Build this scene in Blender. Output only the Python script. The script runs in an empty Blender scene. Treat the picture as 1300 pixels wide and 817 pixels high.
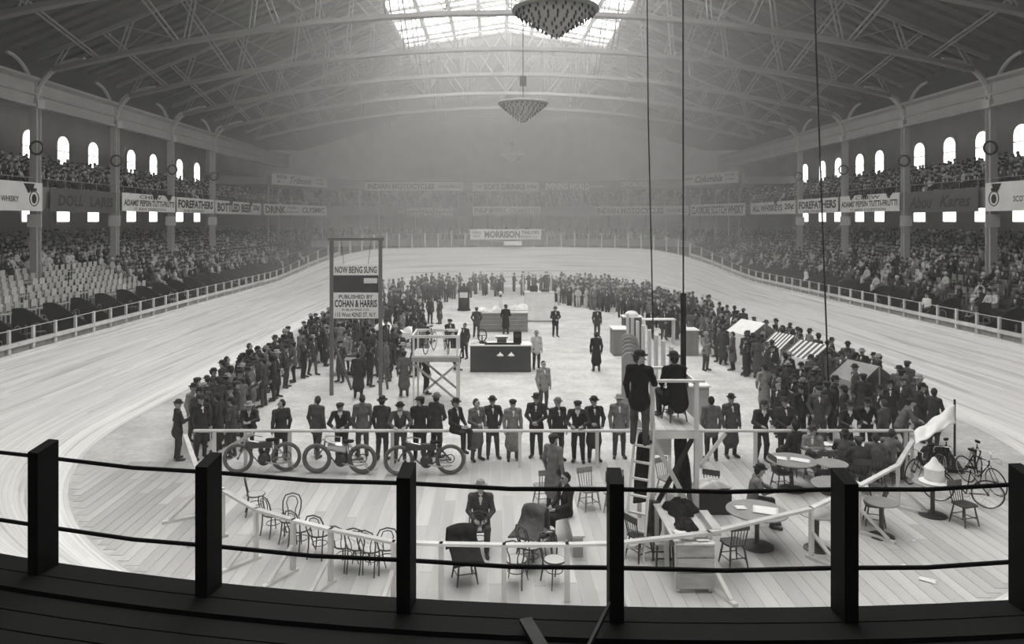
import bpy, math, random
import numpy as np
from mathutils import Vector, Matrix, Euler

# ------------------------------------------------------------------ camera, world, exposure
F, CX, CY, H = 950.0, 628.0, 281.0, 6.7      # focal length (px), vanishing point (px), camera height
sc = bpy.context.scene
col = sc.collection
cam_d = bpy.data.cameras.new('camera'); cam = bpy.data.objects.new('camera', cam_d); col.objects.link(cam)
cam.location = (0, 0, H); cam.rotation_euler = (math.pi/2, 0, 0)
cam_d.sensor_width = 36.0; cam_d.lens = F/1300*36
cam_d.shift_x = (650-CX)/1300; cam_d.shift_y = -(408.5-CY)/1300
cam_d.clip_start = 0.05; cam_d.clip_end = 400
sc.camera = cam
w = bpy.data.worlds.new('world'); sc.world = w; w.use_nodes = True
w.node_tree.nodes['Background'].inputs[0].default_value = (1, .99, .97, 1)
w.node_tree.nodes['Background'].inputs[1].default_value = 0.0
sc.view_settings.view_transform = 'Standard'; sc.view_settings.look = 'None'
sc.view_settings.gamma = 1.0; sc.view_settings.use_curve_mapping = False
sc.view_settings.exposure = -0.08
try:
    sc.cycles.use_denoising = True
    sc.cycles.max_bounces = 6; sc.cycles.diffuse_bounces = 4; sc.cycles.volume_bounces = 1
    sc.cycles.transparent_max_bounces = 8
    sc.cycles.sample_clamp_indirect = 4.0
except Exception: pass
SKY_E, WIN_E = 6.5, 3.2                       # daylight through the glazed ridge and through the wall windows
HAZE, HAZE_FAR = 0.0017, 0.0092

random.seed(7); rng = np.random.default_rng(7)
V = Vector
def P(px, py, z=0.0):
    """point of the place seen at a pixel, at height z"""
    y = F*(H-z)/(py-CY); return V(((px-CX)*y/F, y, z))
def XY(px, y): return (px-CX)*y/F

# ------------------------------------------------------------------ materials
def tint(v): return (v, v*.99, v*.965, 1)
def nodes(m):
    m.use_nodes = True; nt = m.node_tree; return nt, nt.nodes['Principled BSDF']
MATS = {}
def mat(name, v, rough=.7, amp=.15, scale=3.0, stretch=(1,1,1), rnd=0.0, metal=0.0, bump=0.0):
    """grey procedural material: noise grain + per-object tone"""
    if name in MATS: return MATS[name]
    m = bpy.data.materials.new(name); nt, b = nodes(m); N = nt.nodes; L = nt.links
    tc = N.new('ShaderNodeTexCoord'); mp = N.new('ShaderNodeMapping'); mp.inputs['Scale'].default_value = stretch
    no = N.new('ShaderNodeTexNoise'); no.inputs['Scale'].default_value = scale; no.inputs['Detail'].default_value = 4
    L.new(tc.outputs['Object'], mp.inputs[0]); L.new(mp.outputs[0], no.inputs['Vector'])
    mr = N.new('ShaderNodeMapRange'); mr.inputs[1].default_value = .25; mr.inputs[2].default_value = .75
    mr.inputs[3].default_value = v*(1-amp); mr.inputs[4].default_value = v*(1+amp)
    L.new(no.outputs['Fac'], mr.inputs[0]); out = mr.outputs[0]
    if rnd > 0:
        oi = N.new('ShaderNodeObjectInfo'); m2 = N.new('ShaderNodeMapRange')
        m2.inputs[3].default_value = 1-rnd; m2.inputs[4].default_value = 1+rnd
        L.new(oi.outputs['Random'], m2.inputs[0]); mu = N.new('ShaderNodeMath'); mu.operation = 'MULTIPLY'
        L.new(out, mu.inputs[0]); L.new(m2.outputs[0], mu.inputs[1]); out = mu.outputs[0]
    cc = N.new('ShaderNodeCombineColor')
    for i, k in enumerate((1, .99, .965)):
        mu = N.new('ShaderNodeMath'); mu.operation = 'MULTIPLY'; mu.inputs[1].default_value = k
        L.new(out, mu.inputs[0]); L.new(mu.outputs[0], cc.inputs[i])
    L.new(cc.outputs[0], b.inputs['Base Color'])
    b.inputs['Roughness'].default_value = rough; b.inputs['Metallic'].default_value = metal; b.inputs['Specular IOR Level'].default_value = .5 if rough < .5 else .15
    if bump > 0:
        bp = N.new('ShaderNodeBump'); bp.inputs['Strength'].default_value = bump; bp.inputs['Distance'].default_value = .02
        L.new(no.outputs['Fac'], bp.inputs['Height']); L.new(bp.outputs[0], b.inputs['Normal'])
    MATS[name] = m; return m
def emit(name, s, v=1.0):
    m = bpy.data.materials.new(name); nt, b = nodes(m)
    b.inputs['Base Color'].default_value = tint(.8); b.inputs['Emission Color'].default_value = (1, .99, .97, 1)
    b.inputs['Emission Strength'].default_value = s; MATS[name] = m; return m
def cloth_mat(name, stops, rough=.9):
    """per-object tone from a ladder of cloth greys"""
    m = bpy.data.materials.new(name); nt, b = nodes(m); N = nt.nodes; L = nt.links
    oi = N.new('ShaderNodeObjectInfo'); cr = N.new('ShaderNodeValToRGB'); cr.color_ramp.interpolation = 'CONSTANT'
    els = cr.color_ramp.elements
    while len(els) < len(stops): els.new(.5)
    for e, (p, v) in zip(els, stops): e.position = p; e.color = tint(v)
    no = N.new('ShaderNodeTexNoise'); no.inputs['Scale'].default_value = 9; no.inputs['Detail'].default_value = 3
    tc = N.new('ShaderNodeTexCoord'); L.new(tc.outputs['Object'], no.inputs['Vector'])
    mr = N.new('ShaderNodeMapRange'); mr.inputs[1].default_value = .3; mr.inputs[2].default_value = .7; mr.inputs[3].default_value = .75; mr.inputs[4].default_value = 1.25
    L.new(no.outputs['Fac'], mr.inputs[0])
    mx = N.new('ShaderNodeVectorMath'); mx.operation = 'SCALE'
    L.new(oi.outputs['Random'], cr.inputs[0]); L.new(cr.outputs[0], mx.inputs[0]); L.new(mr.outputs[0], mx.inputs['Scale'])
    L.new(mx.outputs[0], b.inputs['Base Color']); b.inputs['Roughness'].default_value = rough
    bp = N.new('ShaderNodeBump'); bp.inputs['Strength'].default_value = .35; bp.inputs['Distance'].default_value = .03
    L.new(no.outputs['Fac'], bp.inputs['Height']); L.new(bp.outputs[0], b.inputs['Normal'])
    MATS[name] = m; return m

# ------------------------------------------------------------------ mesh helpers
class MB:
    def __init__(s): s.v = []; s.f = []; s.m = []; s.mi = 0
    def add(s, vs, fs):
        o = len(s.v); s.v += [tuple(p) for p in vs]
        for f in fs: s.f.append(tuple(i+o for i in f)); s.m.append(s.mi)
        return s
    def box(s, c, d, rz=0, rot=None):
        x, y, z = d[0]/2, d[1]/2, d[2]/2
        R = rot.to_matrix() if isinstance(rot, Euler) else Matrix.Rotation(rz, 3, 'Z')
        vs = [V(c)+R@V((sx*x, sy*y, sz*z)) for sz in (-1, 1) for sy in (-1, 1) for sx in (-1, 1)]
        return s.add(vs, [(0,2,3,1), (4,5,7,6), (0,1,5,4), (2,6,7,3), (0,4,6,2), (1,3,7,5)])
    def beam(s, a, b, wd, ht, up=(0, 0, 1)):
        a, b = V(a), V(b); t = (b-a).normalized(); up = V(up)
        if abs(t.dot(up)) > .98: up = V((0, 1, 0))
        n = t.cross(up).normalized()*wd/2; u = n.cross(t).normalized()*ht/2
        vs = [p+i*n+j*u for p in (a, b) for j in (-1, 1) for i in (-1, 1)]
        return s.add(vs, [(0,1,3,2), (4,6,7,5), (0,4,5,1), (1,5,7,3), (3,7,6,2), (2,6,4,0)])
    def tube(s, pts, r, n=6, closed=False):
        pts = [V(p) for p in pts]; m = len(pts); rr = r if isinstance(r, (list, tuple)) else [r]*m
        vs = []; ref = None
        for i, p in enumerate(pts):
            if closed: t = pts[(i+1) % m]-pts[i-1]
            else: t = pts[min(i+1, m-1)]-pts[max(i-1, 0)]
            t = t.normalized() if t.length > 1e-9 else V((0, 0, 1))
            if ref is None: ref = V((0, 0, 1)) if abs(t.z) < .9 else V((1, 0, 0))
            a = t.cross(ref).normalized(); b = a.cross(t).normalized(); ref = b
            for k in range(n):
                an = 2*math.pi*k/n; vs.append(p+rr[i]*(math.cos(an)*a+math.sin(an)*b))
        fs = []
        for i in range(m if closed else m-1):
            j = (i+1) % m
            for k in range(n): fs.append((i*n+k, i*n+(k+1) % n, j*n+(k+1) % n, j*n+k))
        if not closed: fs += [tuple(range(n))[::-1], tuple((m-1)*n+k for k in range(n))]
        return s.add(vs, fs)
    def lathe(s, prof, c=(0, 0, 0), n=16, sx=1, sy=1, rot=None):
        vs = []; c = V(c)
        for r, z in prof:
            for k in range(n):
                a = 2*math.pi*k/n; p = V((r*math.cos(a)*sx, r*math.sin(a)*sy, z))
                if rot: p = rot.to_matrix()@p
                vs.append(c+p)
        fs = [(i*n+k, i*n+(k+1) % n, (i+1)*n+(k+1) % n, (i+1)*n+k) for i in range(len(prof)-1) for k in range(n)]
        fs += [tuple(range(n))[::-1], tuple((len(prof)-1)*n+k for k in range(n))]
        return s.add(vs, fs)
    def ball(s, c, r, n=8, sc3=(1, 1, 1)):
        pr = [(r*math.sin(math.pi*i/n)*(1 if 0 < i < n else .02)+.0001, -r*math.cos(math.pi*i/n)*sc3[2]) for i in range(n+1)]
        return s.lathe(pr, c, n+2, sc3[0], sc3[1])
    def prism(s, pts, thick, axis='y'):
        """closed polygon (x,z) pairs given thickness along y (or (y,z) along x)"""
        n = len(pts); t = thick/2
        if axis == 'y': vs = [(a, -t, b) for a, b in pts]+[(a, t, b) for a, b in pts]
        else: vs = [(-t, a, b) for a, b in pts]+[(t, a, b) for a, b in pts]
        return s.add(vs, [tuple(range(n)), tuple(range(2*n-1, n-1, -1))]+[(i, i+n, (i+1) % n+n, (i+1) % n) for i in range(n)])
    def mesh(s, name, mats, smooth=False):
        me = bpy.data.meshes.new(name); me.from_pydata(s.v, [], s.f)
        for m in (mats if isinstance(mats, (list, tuple)) else [mats]): me.materials.append(m)
        if len(me.materials) > 1: me.polygons.foreach_set('material_index', s.m)
        if smooth: me.polygons.foreach_set('use_smooth', [True]*len(me.polygons))
        me.update(); return me
    def build(s, name, mats, parent=None, smooth=False, loc=None, rz=0):
        return link(name, s.mesh(name, mats, smooth), parent, loc, rz)
def link(name, data, parent=None, loc=None, rz=0):
    o = bpy.data.objects.new(name, data); col.objects.link(o)
    if parent is not None: o.parent = parent
    if loc is not None: o.location = loc
    if rz: o.rotation_euler[2] = rz
    return o
def tag(o, label, cat, group=None, kind=None):
    o['label'] = label; o['category'] = cat
    if group: o['group'] = group
    if kind: o['kind'] = kind
    return o
def struct(o, label=None, cat=None):
    o['kind'] = 'structure'
    if label: o['label'] = label
    if cat: o['category'] = cat
    return o
def empty(name, loc=(0, 0, 0), rz=0): return link(name, None, None, loc, rz)
KIDS = {}
def copy_tree(o, parent=None, loc=None, rz=None):
    c = o.copy(); col.objects.link(c); c.parent = parent
    if loc is not None: c.location = loc
    if rz is not None: c.rotation_euler = (0, 0, rz)
    for ch in kids_of(o): copy_tree(ch, c)
    return c
def kids_of(o):
    if o.name not in KIDS: KIDS[o.name] = list(o.children)
    return KIDS[o.name]
def smoothstep(t): t = min(1, max(0, t)); return t*t*(3-2*t)
def arc(c, r, a0, a1, n, plane='xz'):
    out = []
    for i in range(n+1):
        a = math.radians(a0+(a1-a0)*i/n); p, q = r*math.cos(a), r*math.sin(a)
        out.append(V((c[0]+p, c[1], c[2]+q)) if plane == 'xz' else V((c[0], c[1]+p, c[2]+q)) if plane == 'yz' else V((c[0]+p, c[1]+q, c[2])))
    return out

# ---- lettering
def text_mesh(s, w, h, bold=.0, shear=0.0, extr=.01):
    cu = bpy.data.curves.new('lettering', 'FONT'); cu.body = s; cu.offset = bold; cu.shear = shear; cu.extrude = 0
    cu.align_x = 'CENTER'; cu.resolution_u = 2
    o = bpy.data.objects.new('tmp_text', cu); col.objects.link(o)
    dg = bpy.context.evaluated_depsgraph_get(); dg.update()
    me = bpy.data.meshes.new_from_object(o.evaluated_get(dg)); bpy.data.objects.remove(o); bpy.data.curves.remove(cu)
    n = len(me.vertices); a = np.empty(n*3); me.vertices.foreach_get('co', a); a = a.reshape(-1, 3)
    lo, hi = a.min(0), a.max(0); cen = (lo+hi)/2
    x = (a[:, 0]-cen[0])*w/(hi[0]-lo[0]); z = (a[:, 1]-cen[1])*h/(hi[1]-lo[1])
    b = np.stack([x, np.zeros(n), z], 1); me.vertices.foreach_set('co', b.ravel()); me.update()
    me.name = 'lettering'; return me
def letters(parent, s, w, h, x, z, y, m, bold=.012, shear=0.0):
    me = text_mesh(s, w, h, bold, shear); me.materials.clear(); me.materials.append(m)
    return link('lettering', me, parent, (x, y, z))

# base palette
M_pine = mat('pale_pine', .62, .65, .16, 2.2, (1, 1, .35), rnd=.12, bump=.1)
M_pine_d = mat('grey_pine', .34, .7, .2, 3.0, (1, 1, .3), rnd=.12)
M_dark = mat('dark_wood', .035, .6, .3, 5.0, (1, 1, .3), rnd=.2)
M_bent = mat('bentwood', .05, .4, .25, 8.0, rnd=.25)
M_cane = mat('cane_seat', .5, .7, .12, 30.0, rnd=.15)
M_black = mat('black_paint', .006, .8, .2, 4.0)
M_iron = mat('dark_iron', .04, .45, .2, 6.0, metal=.3)
M_steel = mat('nickel_plate', .55, .3, .1, 6.0, metal=.8)
M_paper = mat('newsprint', .8, .8, .05, 6.0)
M_white = mat('white_cloth', .8, .85, .08, 3.0, bump=.2)
M_canvas = mat('canvas', .6, .9, .15, 2.0, bump=.2)
M_coat = mat('black_wool', .018, .95, .4, 8.0, bump=.4)
M_tyre = mat('grey_rubber', .12, .8, .2, 8.0)
M_ink = mat('black_ink', .02, .8, .1, 2.0)
M_inkg = mat('grey_ink', .12, .8, .1, 2.0)
M_board = mat('sign_white', .72, .7, .08, 1.0)
M_boardg = mat('sign_grey', .62, .8, .1, 1.0)
M_signd = mat('sign_dark', .05, .8, .2, 3.0)
M_ltr = mat('white_letter', .85, .8, .05, 2.0)
# ------------------------------------------------------------------ the hall
XC = 1.1; XL, XR = -27.0, 29.2
YK = [44+9.2*k for k in range(-4, 7)]            # column / truss lines
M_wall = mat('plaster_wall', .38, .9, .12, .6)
M_roof = mat('roof_boards', .10, .9, .2, 1.5, (1, .3, 1))
M_steelw = mat('painted_steel', .21, .6, .1, 2.0)
M_stand = mat('stand_floor', .06, .9, .3, 1.2)
M_fascia = mat('balcony_fascia', .19, .85, .15, 1.0)
M_cornice = mat('cornice_paint', .33, .8, .1, .8)
M_pane = emit('daylit_glass', SKY_E); M_wpane = emit('daylit_window', WIN_E)

def hall_stations():
    st = []
    ys = [-8, -1, 7.2, 16.4, 25.6, 34.8, 44, 53.2, 62.4, 71.6, 80.8]
    for y in ys: st.append((XL, y, -1, 0))
    for i in range(13):
        a = math.pi-math.pi/2*i/12; st.append((-12+15*math.cos(a), 88+15*math.sin(a), math.cos(a), math.sin(a)))
    for x in (-4, 4, 10): st.append((x, 103, 0, 1))
    for i in range(13):
        a = math.pi/2-math.pi/2*i/12; st.append((14.2+15*math.cos(a), 88+15*math.sin(a), math.cos(a), math.sin(a)))
    for y in ys[::-1]: st.append((XR, y, 1, 0))
    return st
ST = hall_stations()
def sweep(prof, st=ST, close=False):
    mb = MB(); n = len(prof); vs = []
    for x, y, nx, ny in st:
        for d, z in prof: vs.append((x+nx*d, y+ny*d, z))
    fs = []
    for i in range(len(st)-1):
        for k in range(n if close else n-1):
            k2 = (k+1) % n; fs.append((i*n+k, (i+1)*n+k, (i+1)*n+k2, i*n+k2))
    mb.add(vs, fs)
    if close: mb.add([], []); mb.f += [tuple(range(n)), tuple((len(st)-1)*n+k for k in range(n-1, -1, -1))]; mb.m += [0, 0]
    return mb
FAR = [s for s in ST if s[1] > 84]
STEP = [(-5.0+.9*i, 2.0+.22*i) for i in range(14)]
lower = [(-7.2, 0), (-7.2, 1.3), (-5.0, 1.45)]
for d, z in STEP: lower += [(d, z), (d+.9, z)]
lower[-1] = (7.0, lower[-1][1])
o = struct(sweep(lower).build('floor_stands', M_stand))
BSTEP = [(.25+1.0*i, 8.45+.3*i) for i in range(7)]
balc = [(7, 8.9), (.0, 7.5), (-.12, 7.5), (-.12, 8.75), (.12, 8.75), (.12, 8.45)]
for d, z in BSTEP: balc += [(d, z), (d+1.0, z)]
balc[-1] = (7.0, balc[-1][1])
struct(sweep(balc, close=True).build('floor_balcony', M_fascia))
struct(sweep([(7, 11.1), (-.1, 11.1), (-.1, 12.3), (.15, 12.3), (.15, 11.9), (7, 12.1)], FAR, True).build('floor_gallery', M_fascia))
struct(sweep([(-3.6, 3.5), (-3.8, 3.5), (-3.8, 4.35), (-3.6, 4.35)], [s for s in ST if s[1] > 92], True).build('trim_1', M_cornice))
M_wall_lit = mat('end_plaster_haze_lit', .6, .9, .12, .6)  # lighter copy of the wall plaster: far haze and light put into the colour
struct(sweep([(7.0, 0), (7.0, 19)], [s for s in ST if s[1] < 89 and s[0] < 0]).build('wall_left', M_wall)); struct(sweep([(7.0, 0), (7.0, 19)], [s for s in ST if s[1] < 89 and s[0] > 2]).build('wall_right', M_wall)); struct(sweep([(7.0, 0), (7.0, 22)], [s for s in ST if s[1] >= 87]).build('wall_end', M_wall_lit))
cor = [(.3, 13.4), (-.25, 13.4), (-.25, 13.55), (-.1, 13.6), (-.1, 14.05), (-.2, 14.1), (-.2, 14.2), (-.1, 14.25), (-.1, 14.8), (-.4, 14.95), (-.4, 15.1), (.3, 15.1)]
struct(sweep(cor, [s for s in ST if s[1] < 98], True).build('trim_2', M_cornice)) if False else None
NL = [s for s in ST if s[0] < 0 and s[1] < 95]; NR = [s for s in ST if s[0] > 2 and s[1] < 95]
struct(sweep(cor, NL, True).build('trim_2', M_cornice)); struct(sweep(cor, NR, True).build('trim_3', M_cornice))
mb = MB(); mb.box((1, -8.2, 9), (76, .4, 18)); struct(mb.build('wall_back', M_wall))
mb = MB(); mb.box((1, 110.2, 9), (76, .4, 24)); struct(mb.build('wall_far', M_wall_lit))
mb = MB(); mb.box((1, 51, -.3), (90, 130, .2)); struct(mb.build('floor_base', M_stand))
# balcony behind the camera, closing the ring of galleries
mb = MB(); mb.box((1, -2.4, 8.2), (56, 11, .5)); struct(mb.build('ceiling_back_balcony', M_stand))

# roof
def roof_z(x):
    a = abs(x-XC); return 25.6-.16*a if a < 10 else (24-.41*(a-10) if a < 28 else 16.62-.1*(a-28))
SK0, SK1, SKW = 5.0, 74.0, 10.0
mb = MB()
for sgn in (-1, 1):
    xs = [XC+sgn*d for d in (10, 28, 37)]
    for a, b in zip(xs, xs[1:]): mb.add([(a, -9, roof_z(a)), (b, -9, roof_z(b)), (b, 111, roof_z(b)), (a, 111, roof_z(a))], [(0,1,2,3)])
    for y0, y1 in ((-9, SK0),):
        a, b = XC, XC+sgn*10; mb.add([(a, y0, 25.6), (b, y0, 24), (b, y1, 24), (a, y1, 25.6)], [(0,1,2,3)])
ceil = struct(mb.build('ceiling', M_roof))
mb = MB()
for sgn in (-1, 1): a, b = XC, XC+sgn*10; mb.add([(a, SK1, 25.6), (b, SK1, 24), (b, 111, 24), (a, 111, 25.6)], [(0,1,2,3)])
struct(mb.build('ceiling_end', mat('end_roof_haze_lit', .4, .9, .1, 1.0)))  # roof past the skylight coloured lighter to carry the hazy light there
# rafters under the boards, each its own piece
me = {}
for sgn in (-1, 1):
    mb = MB(); a, b = V((XC+sgn*10, 0, 24-.12)), V((XC+sgn*28, 0, roof_z(XC+sgn*28)-.12)); mb.beam(a, b, .16, .22); me[sgn] = mb.mesh('rafter', M_roof)
y = 26.6
while y < 92:
    if min(abs(y-k) for k in YK) > .3:
        for sgn in (-1, 1): link('rafter', me[sgn], ceil, (0, y, 0))
    y += 1.15
# skylight
sky = struct(empty('window_skylight', (XC, SK0, 24)))
nx, ny = 8, 22; dx = 2*SKW/nx; dy = (SK1-SK0)/ny
pm = {}
for i in range(nx):
    x0 = -SKW+i*dx; x1 = x0+dx; z0, z1 = roof_z(XC+x0)-24, roof_z(XC+x1)-24
    mb = MB(); g = .16
    t = [V((x0+g, g, z0+(z1-z0)*g/dx)), V((x1-g, g, z1-(z1-z0)*g/dx))]
    vs = [t[0], t[1], t[1]+V((0, dy-2*g, 0)), t[0]+V((0, dy-2*g, 0))]
    vs += [p+V((0, 0, .05)) for p in vs]
    mb.add(vs, [(3,2,1,0), (4,5,6,7), (0,1,5,4), (1,2,6,5), (2,3,7,6), (3,0,4,7)]); pm[i] = mb.mesh('pane', M_pane)
for j in range(ny):
    for i in range(nx):
        # every third row is closed boarding between the glazed bands
        link('pane', pm[i], sky, (0, j*dy, 0))
for i in range(nx+1):
    x0 = -SKW+i*dx; z0 = roof_z(XC+x0)-24
    mb = MB(); mb.box((x0, (SK1-SK0)/2, z0-.02), (.34, SK1-SK0, .3)); mb.build('glazing_bar', M_steelw, sky)
for j in range(ny+1):
    mb = MB()
    for s in (-1, 1): mb.beam((0, j*dy, 1.6-.02), (s*SKW, j*dy, -.02), .36 if j % 3 == 0 else .34, .3)
    mb.build('cross_bar', M_steelw, sky)
mb = MB()
for s in (-1, 1): mb.beam((0, SK1-SK0+.3, 1.55), (s*SKW, SK1-SK0+.3, -.05), 1.2, .35)
mb.build('end_curb', M_steelw, sky)

# trusses
def bz(x): return 19.0-.0046*(x-XC)**2
NP = 14
def truss(y):
    t = empty('roof_truss', (XC, y, 0))
    xs = [-27+54*i/NP for i in range(NP+1)]
    mb = MB(); mb2 = MB()
    for a, b in zip(xs, xs[1:]):
        for dy_ in (-.14, .14): mb.beam((a, dy_, bz(a+XC)), (b, dy_, bz(b+XC)), .11, .2)
        mb.beam((a, 0, bz(a+XC)-.14), (b, 0, bz(b+XC)-.14), .5, .05)
    for a, b in ((-28, -10), (-10, 0), (0, 10), (10, 28)): mb2.beam((a, 0, roof_z(a+XC)-.35), (b, 0, roof_z(b+XC)-.35), .2, .22)
    mb.build('bottom_chord', M_steelw, t); mb2.build('top_chord', M_steelw, t)
    top = lambda x: roof_z(x+XC)-.35
    for i, x in enumerate(xs):
        if top(x)-bz(x+XC) > .5:
            m = MB()
            for e in (-.13, .13): m.beam((x+e, 0, bz(x+XC)), (x*.97+e, 0, top(x*.97)), .05, .14, (0, 1, 0))
            m.build('web_post', M_steelw, t)
        if i < NP:
            a, b = (xs[i], xs[i+1]) if x >= 0 else (xs[i+1], xs[i])
            for p, q, r in ((a, b, .04), (b, a, .025)):
                if abs(p) < 26 and abs(q) < 26:
                    m = MB(); m.tube([(p, 0, bz(p+XC)), (q, 0, top(q))], r, 5); m.build('tie_rod', M_steelw, t)
    return t
for i, y in enumerate(YK):
    if y < 15 or y > 85: continue
    lab = {16: 'latticed steel roof truss above the press enclosure', 25: 'latticed steel roof truss above the nearest chandelier', 34: 'latticed steel roof truss between the nearest and second chandeliers', 44: 'latticed steel roof truss right above the second chandelier',
           53: 'first latticed steel roof truss beyond the second chandelier', 62: 'second latticed steel roof truss beyond the second chandelier', 71: 'latticed steel roof truss just before the far skylight end', 80: 'last latticed steel roof truss, beyond the far skylight end'}
    tag(truss(y), lab[int(y+.001)], 'truss', 'roof trusses')
# longitudinal double struts between trusses
for s in (-1, 1):
    for xa in (7.2, 13.6, 19.4, 24.0):
        m = MB(); xx = s*xa
        for e in (-.16, .16): m.beam((xx+e, 0, roof_z(xx+XC)-.5), (xx*1.02+e, 9.2, bz(xx*1.02+XC)+.1), .08, .08)
        mesh = m.mesh('strut', M_steelw)
        for y in YK[2:-2]: link('strut', mesh, ceil, (XC, y, 0))

# columns
M_colm = mat('column_paint', .42, .6, .1, 2.0)
def column(x, y, s, first=[None]):
    c = empty('hall_column', (x, y, 0))
    mb = MB()
    for e in (-.2, .2): mb.box((0, e, 8.5), (.42, .07, 13.0))
    mb.box((0, 0, 8.5), (.08, .4, 13.0)); mb.build('shaft', M_colm, c)
    mb = MB(); mb.box((0, 0, 13.6), (.7, .7, .5)); mb.build('capital', M_colm, c)
    for sy in (-1, 1):
        m = MB(); m.tube(arc((0, sy*2.6, 13.6), 2.5, 180 if sy > 0 else 0, 90, 8, 'yz'), .11, 6); m.build('bracket', M_colm, c)
    m = MB(); m.tube([V((-s*2.9*(1-math.cos(a)), 0, 13.6+2.6*math.sin(a))) for a in [math.pi/2*i/8 for i in range(9)]], .16, 6); m.build('bracket', M_colm, c)
    m = MB(); m.box((-s*.1, -.27, 6.75), (.85, .05, .75)); m.build('notice', M_board, c)
    m = MB(); m.tube([V((-s*.25, -.3, 11))+V((.38*math.cos(a), 0, .38*math.sin(a))) for a in [2*math.pi*i/14 for i in range(14)]], .07, 5, True); m.build('hoop', M_iron, c)
    return c
for y in YK[3:8]:
    for x, s, w in ((XL, -1, 'left'), (XR, 1, 'right')):
        if y > 82: continue
        cl = {34: 'behind the whisky banner', 44: 'at the end of the whisky banner', 53: 'between the faded dark banner and gum banner', 62: 'between the gum and heavy-capitals banners', 71: 'where the heavy-capitals banner ends'}[int(y+.001)]
        tag(column(x, y, s), f'tall steel hall column {cl}, {"pale chairs side" if w == "left" else "opposite the pale chairs"}', 'column', f'hall columns {w} side')

# windows
def window(n, x, y, s):
    o = struct(empty(f'window_{n}', (x-s*.03, y, 0)))
    def arch(w, z0, z1, nn=8):
        pts = [(-w/2, z0), (w/2, z0)]
        for i in range(nn+1):
            a = math.pi*i/nn; pts.append((w/2*math.cos(a), z1-w/2+w/2*math.sin(a)))
        return pts
    mb = MB(); mb.prism(arch(1.75, 11.0, 13.55), .1, 'x'); mb.build('frame', M_cornice, o, loc=(0, 0, 0))
    for sgn in (-1, 1):
        for z0, z1 in ((11.2, 12.15), (12.25, 13.35)):
            if z1 < 13:
                mb = MB(); mb.box((-s*.08, sgn*.37, (z0+z1)/2), (.06, .66, z1-z0))
            else:
                pts = [(sgn*.04, z0), (sgn*.7, z0)]+[(sgn*.7*math.cos(a), 12.7+.65*math.sin(a)) for a in [math.pi/2*i/5 for i in range(5)]]+[(sgn*.04, 13.35)]
                if sgn < 0: pts = pts[::-1]
                mb = MB(); mb.prism(pts, .06, 'x'); mb.v = [(a-s*.08, b, c) for a, b, c in mb.v]
            mb.build('pane', M_wpane, o)
    mb = MB(); mb.box((-.0, 0, 7.25), (.1, 1.9, 1.35)); mb.build('frame', M_cornice, o)
    for sgn in (-1, 1):
        mb = MB(); mb.box((-s*.08, sgn*.42, 7.25), (.06, .75, 1.1)); mb.build('pane', M_wpane, o)
k = 1
for y in (46.2, 50.3, 54.5, 58.8, 63.2, 69.8, 74.3, 80.5, 85.2): window(k, -34, y, -1); k += 1
for y in (47.0, 51.3, 55.4, 59.4, 63.6, 70.2, 74, 78.6, 82.4, 87): window(k, 36.2, y, 1); k += 1

# gallery posts of the far end and balcony rails
M_post = mat('gallery_post', .3, .8, .1, 1.0)
fp = empty('gallery_posts_anchor') if False else None
gal = bpy.data.objects['floor_gallery']; bal = bpy.data.objects['floor_balcony']
mb = MB(); mb.box((0, 0, 0), (.16, .16, 2.6)); me1 = mb.mesh('post', M_post)
mb = MB(); mb.box((0, 0, 0), (.16, .16, 3.2)); me2 = mb.mesh('post', M_post)
def far_pts(step, d):
    pts = []
    for i in range(9): a = math.pi-math.pi/2*(i+.5)/9; pts.append((-12+(15+d)*math.cos(a), 88+(15+d)*math.sin(a)))
    x = -11.0
    while x < 13.5: pts.append((x, 103+d)); x += 2.0
    for i in range(9): a = math.pi/2-math.pi/2*(i+.5)/9; pts.append((14.2+(15+d)*math.cos(a), 88+(15+d)*math.sin(a)))
    return pts
for x, y in far_pts(2, .05):
    link('post', me1, gal, (x, y, 10.0)); link('post', me2, bal, (x, y, 5.95))
mb = MB()
for z in (9.25,): mb.tube([(x-nx*0, y-ny*0, z) for x, y, nx, ny in ST if 20 < y < 100], .03, 5)
mb.build('hand_rail', M_steelw, bal)
mb = MB(); mb.box((0, 0, 0), (.04, .04, .6)); mer = mb.mesh('baluster', M_steelw)
y = 36.0
while y < 88:
    link('baluster', mer, bal, (XL, y, 9.0)); link('baluster', mer, bal, (XR, y, 9.0)); y += 1.84

# ------------------------------------------------------------------ track
TC, TY1, TY2, RO, RI = 1.7, 25.3, 62.0, 20.0, 14.0
def track_stations():
    st = []
    def zo(phi, near): return 1.6+2.3*smoothstep(phi/50)
    N = 48
    for i in range(N//2+1): a = -90-90*i/(N//2); st.append((TC, TY1, a, zo(180+a if a > -180 else 0, 1)))
    for i in range(1, 20): st.append((TC, TY1+(TY2-TY1)*i/20, -180, 1.6))
    for i in range(N+1):
        a = 180-180*i/N; ph = min(a, 180-a); st.append((TC, TY2, a, zo(ph, 0)))
    for i in range(1, 20): st.append((TC, TY2-(TY2-TY1)*i/20, 0, 1.6))
    for i in range(N//2+1): a = -90*i/(N//2); st.append((TC, TY1, a, zo(-a, 1)))
    out = []
    for cx, cy, a, z in st: out.append((cx, cy, math.cos(math.radians(a)), math.sin(math.radians(a)), z))
    return out
TS = track_stations()
def track_pt(s, r, lift=0):
    cx, cy, c, sn, z = s; t = max(0, (r-RI)/(RO-RI)); return V((cx+c*r, cy+sn*r, z*t**1.2+lift))
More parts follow.
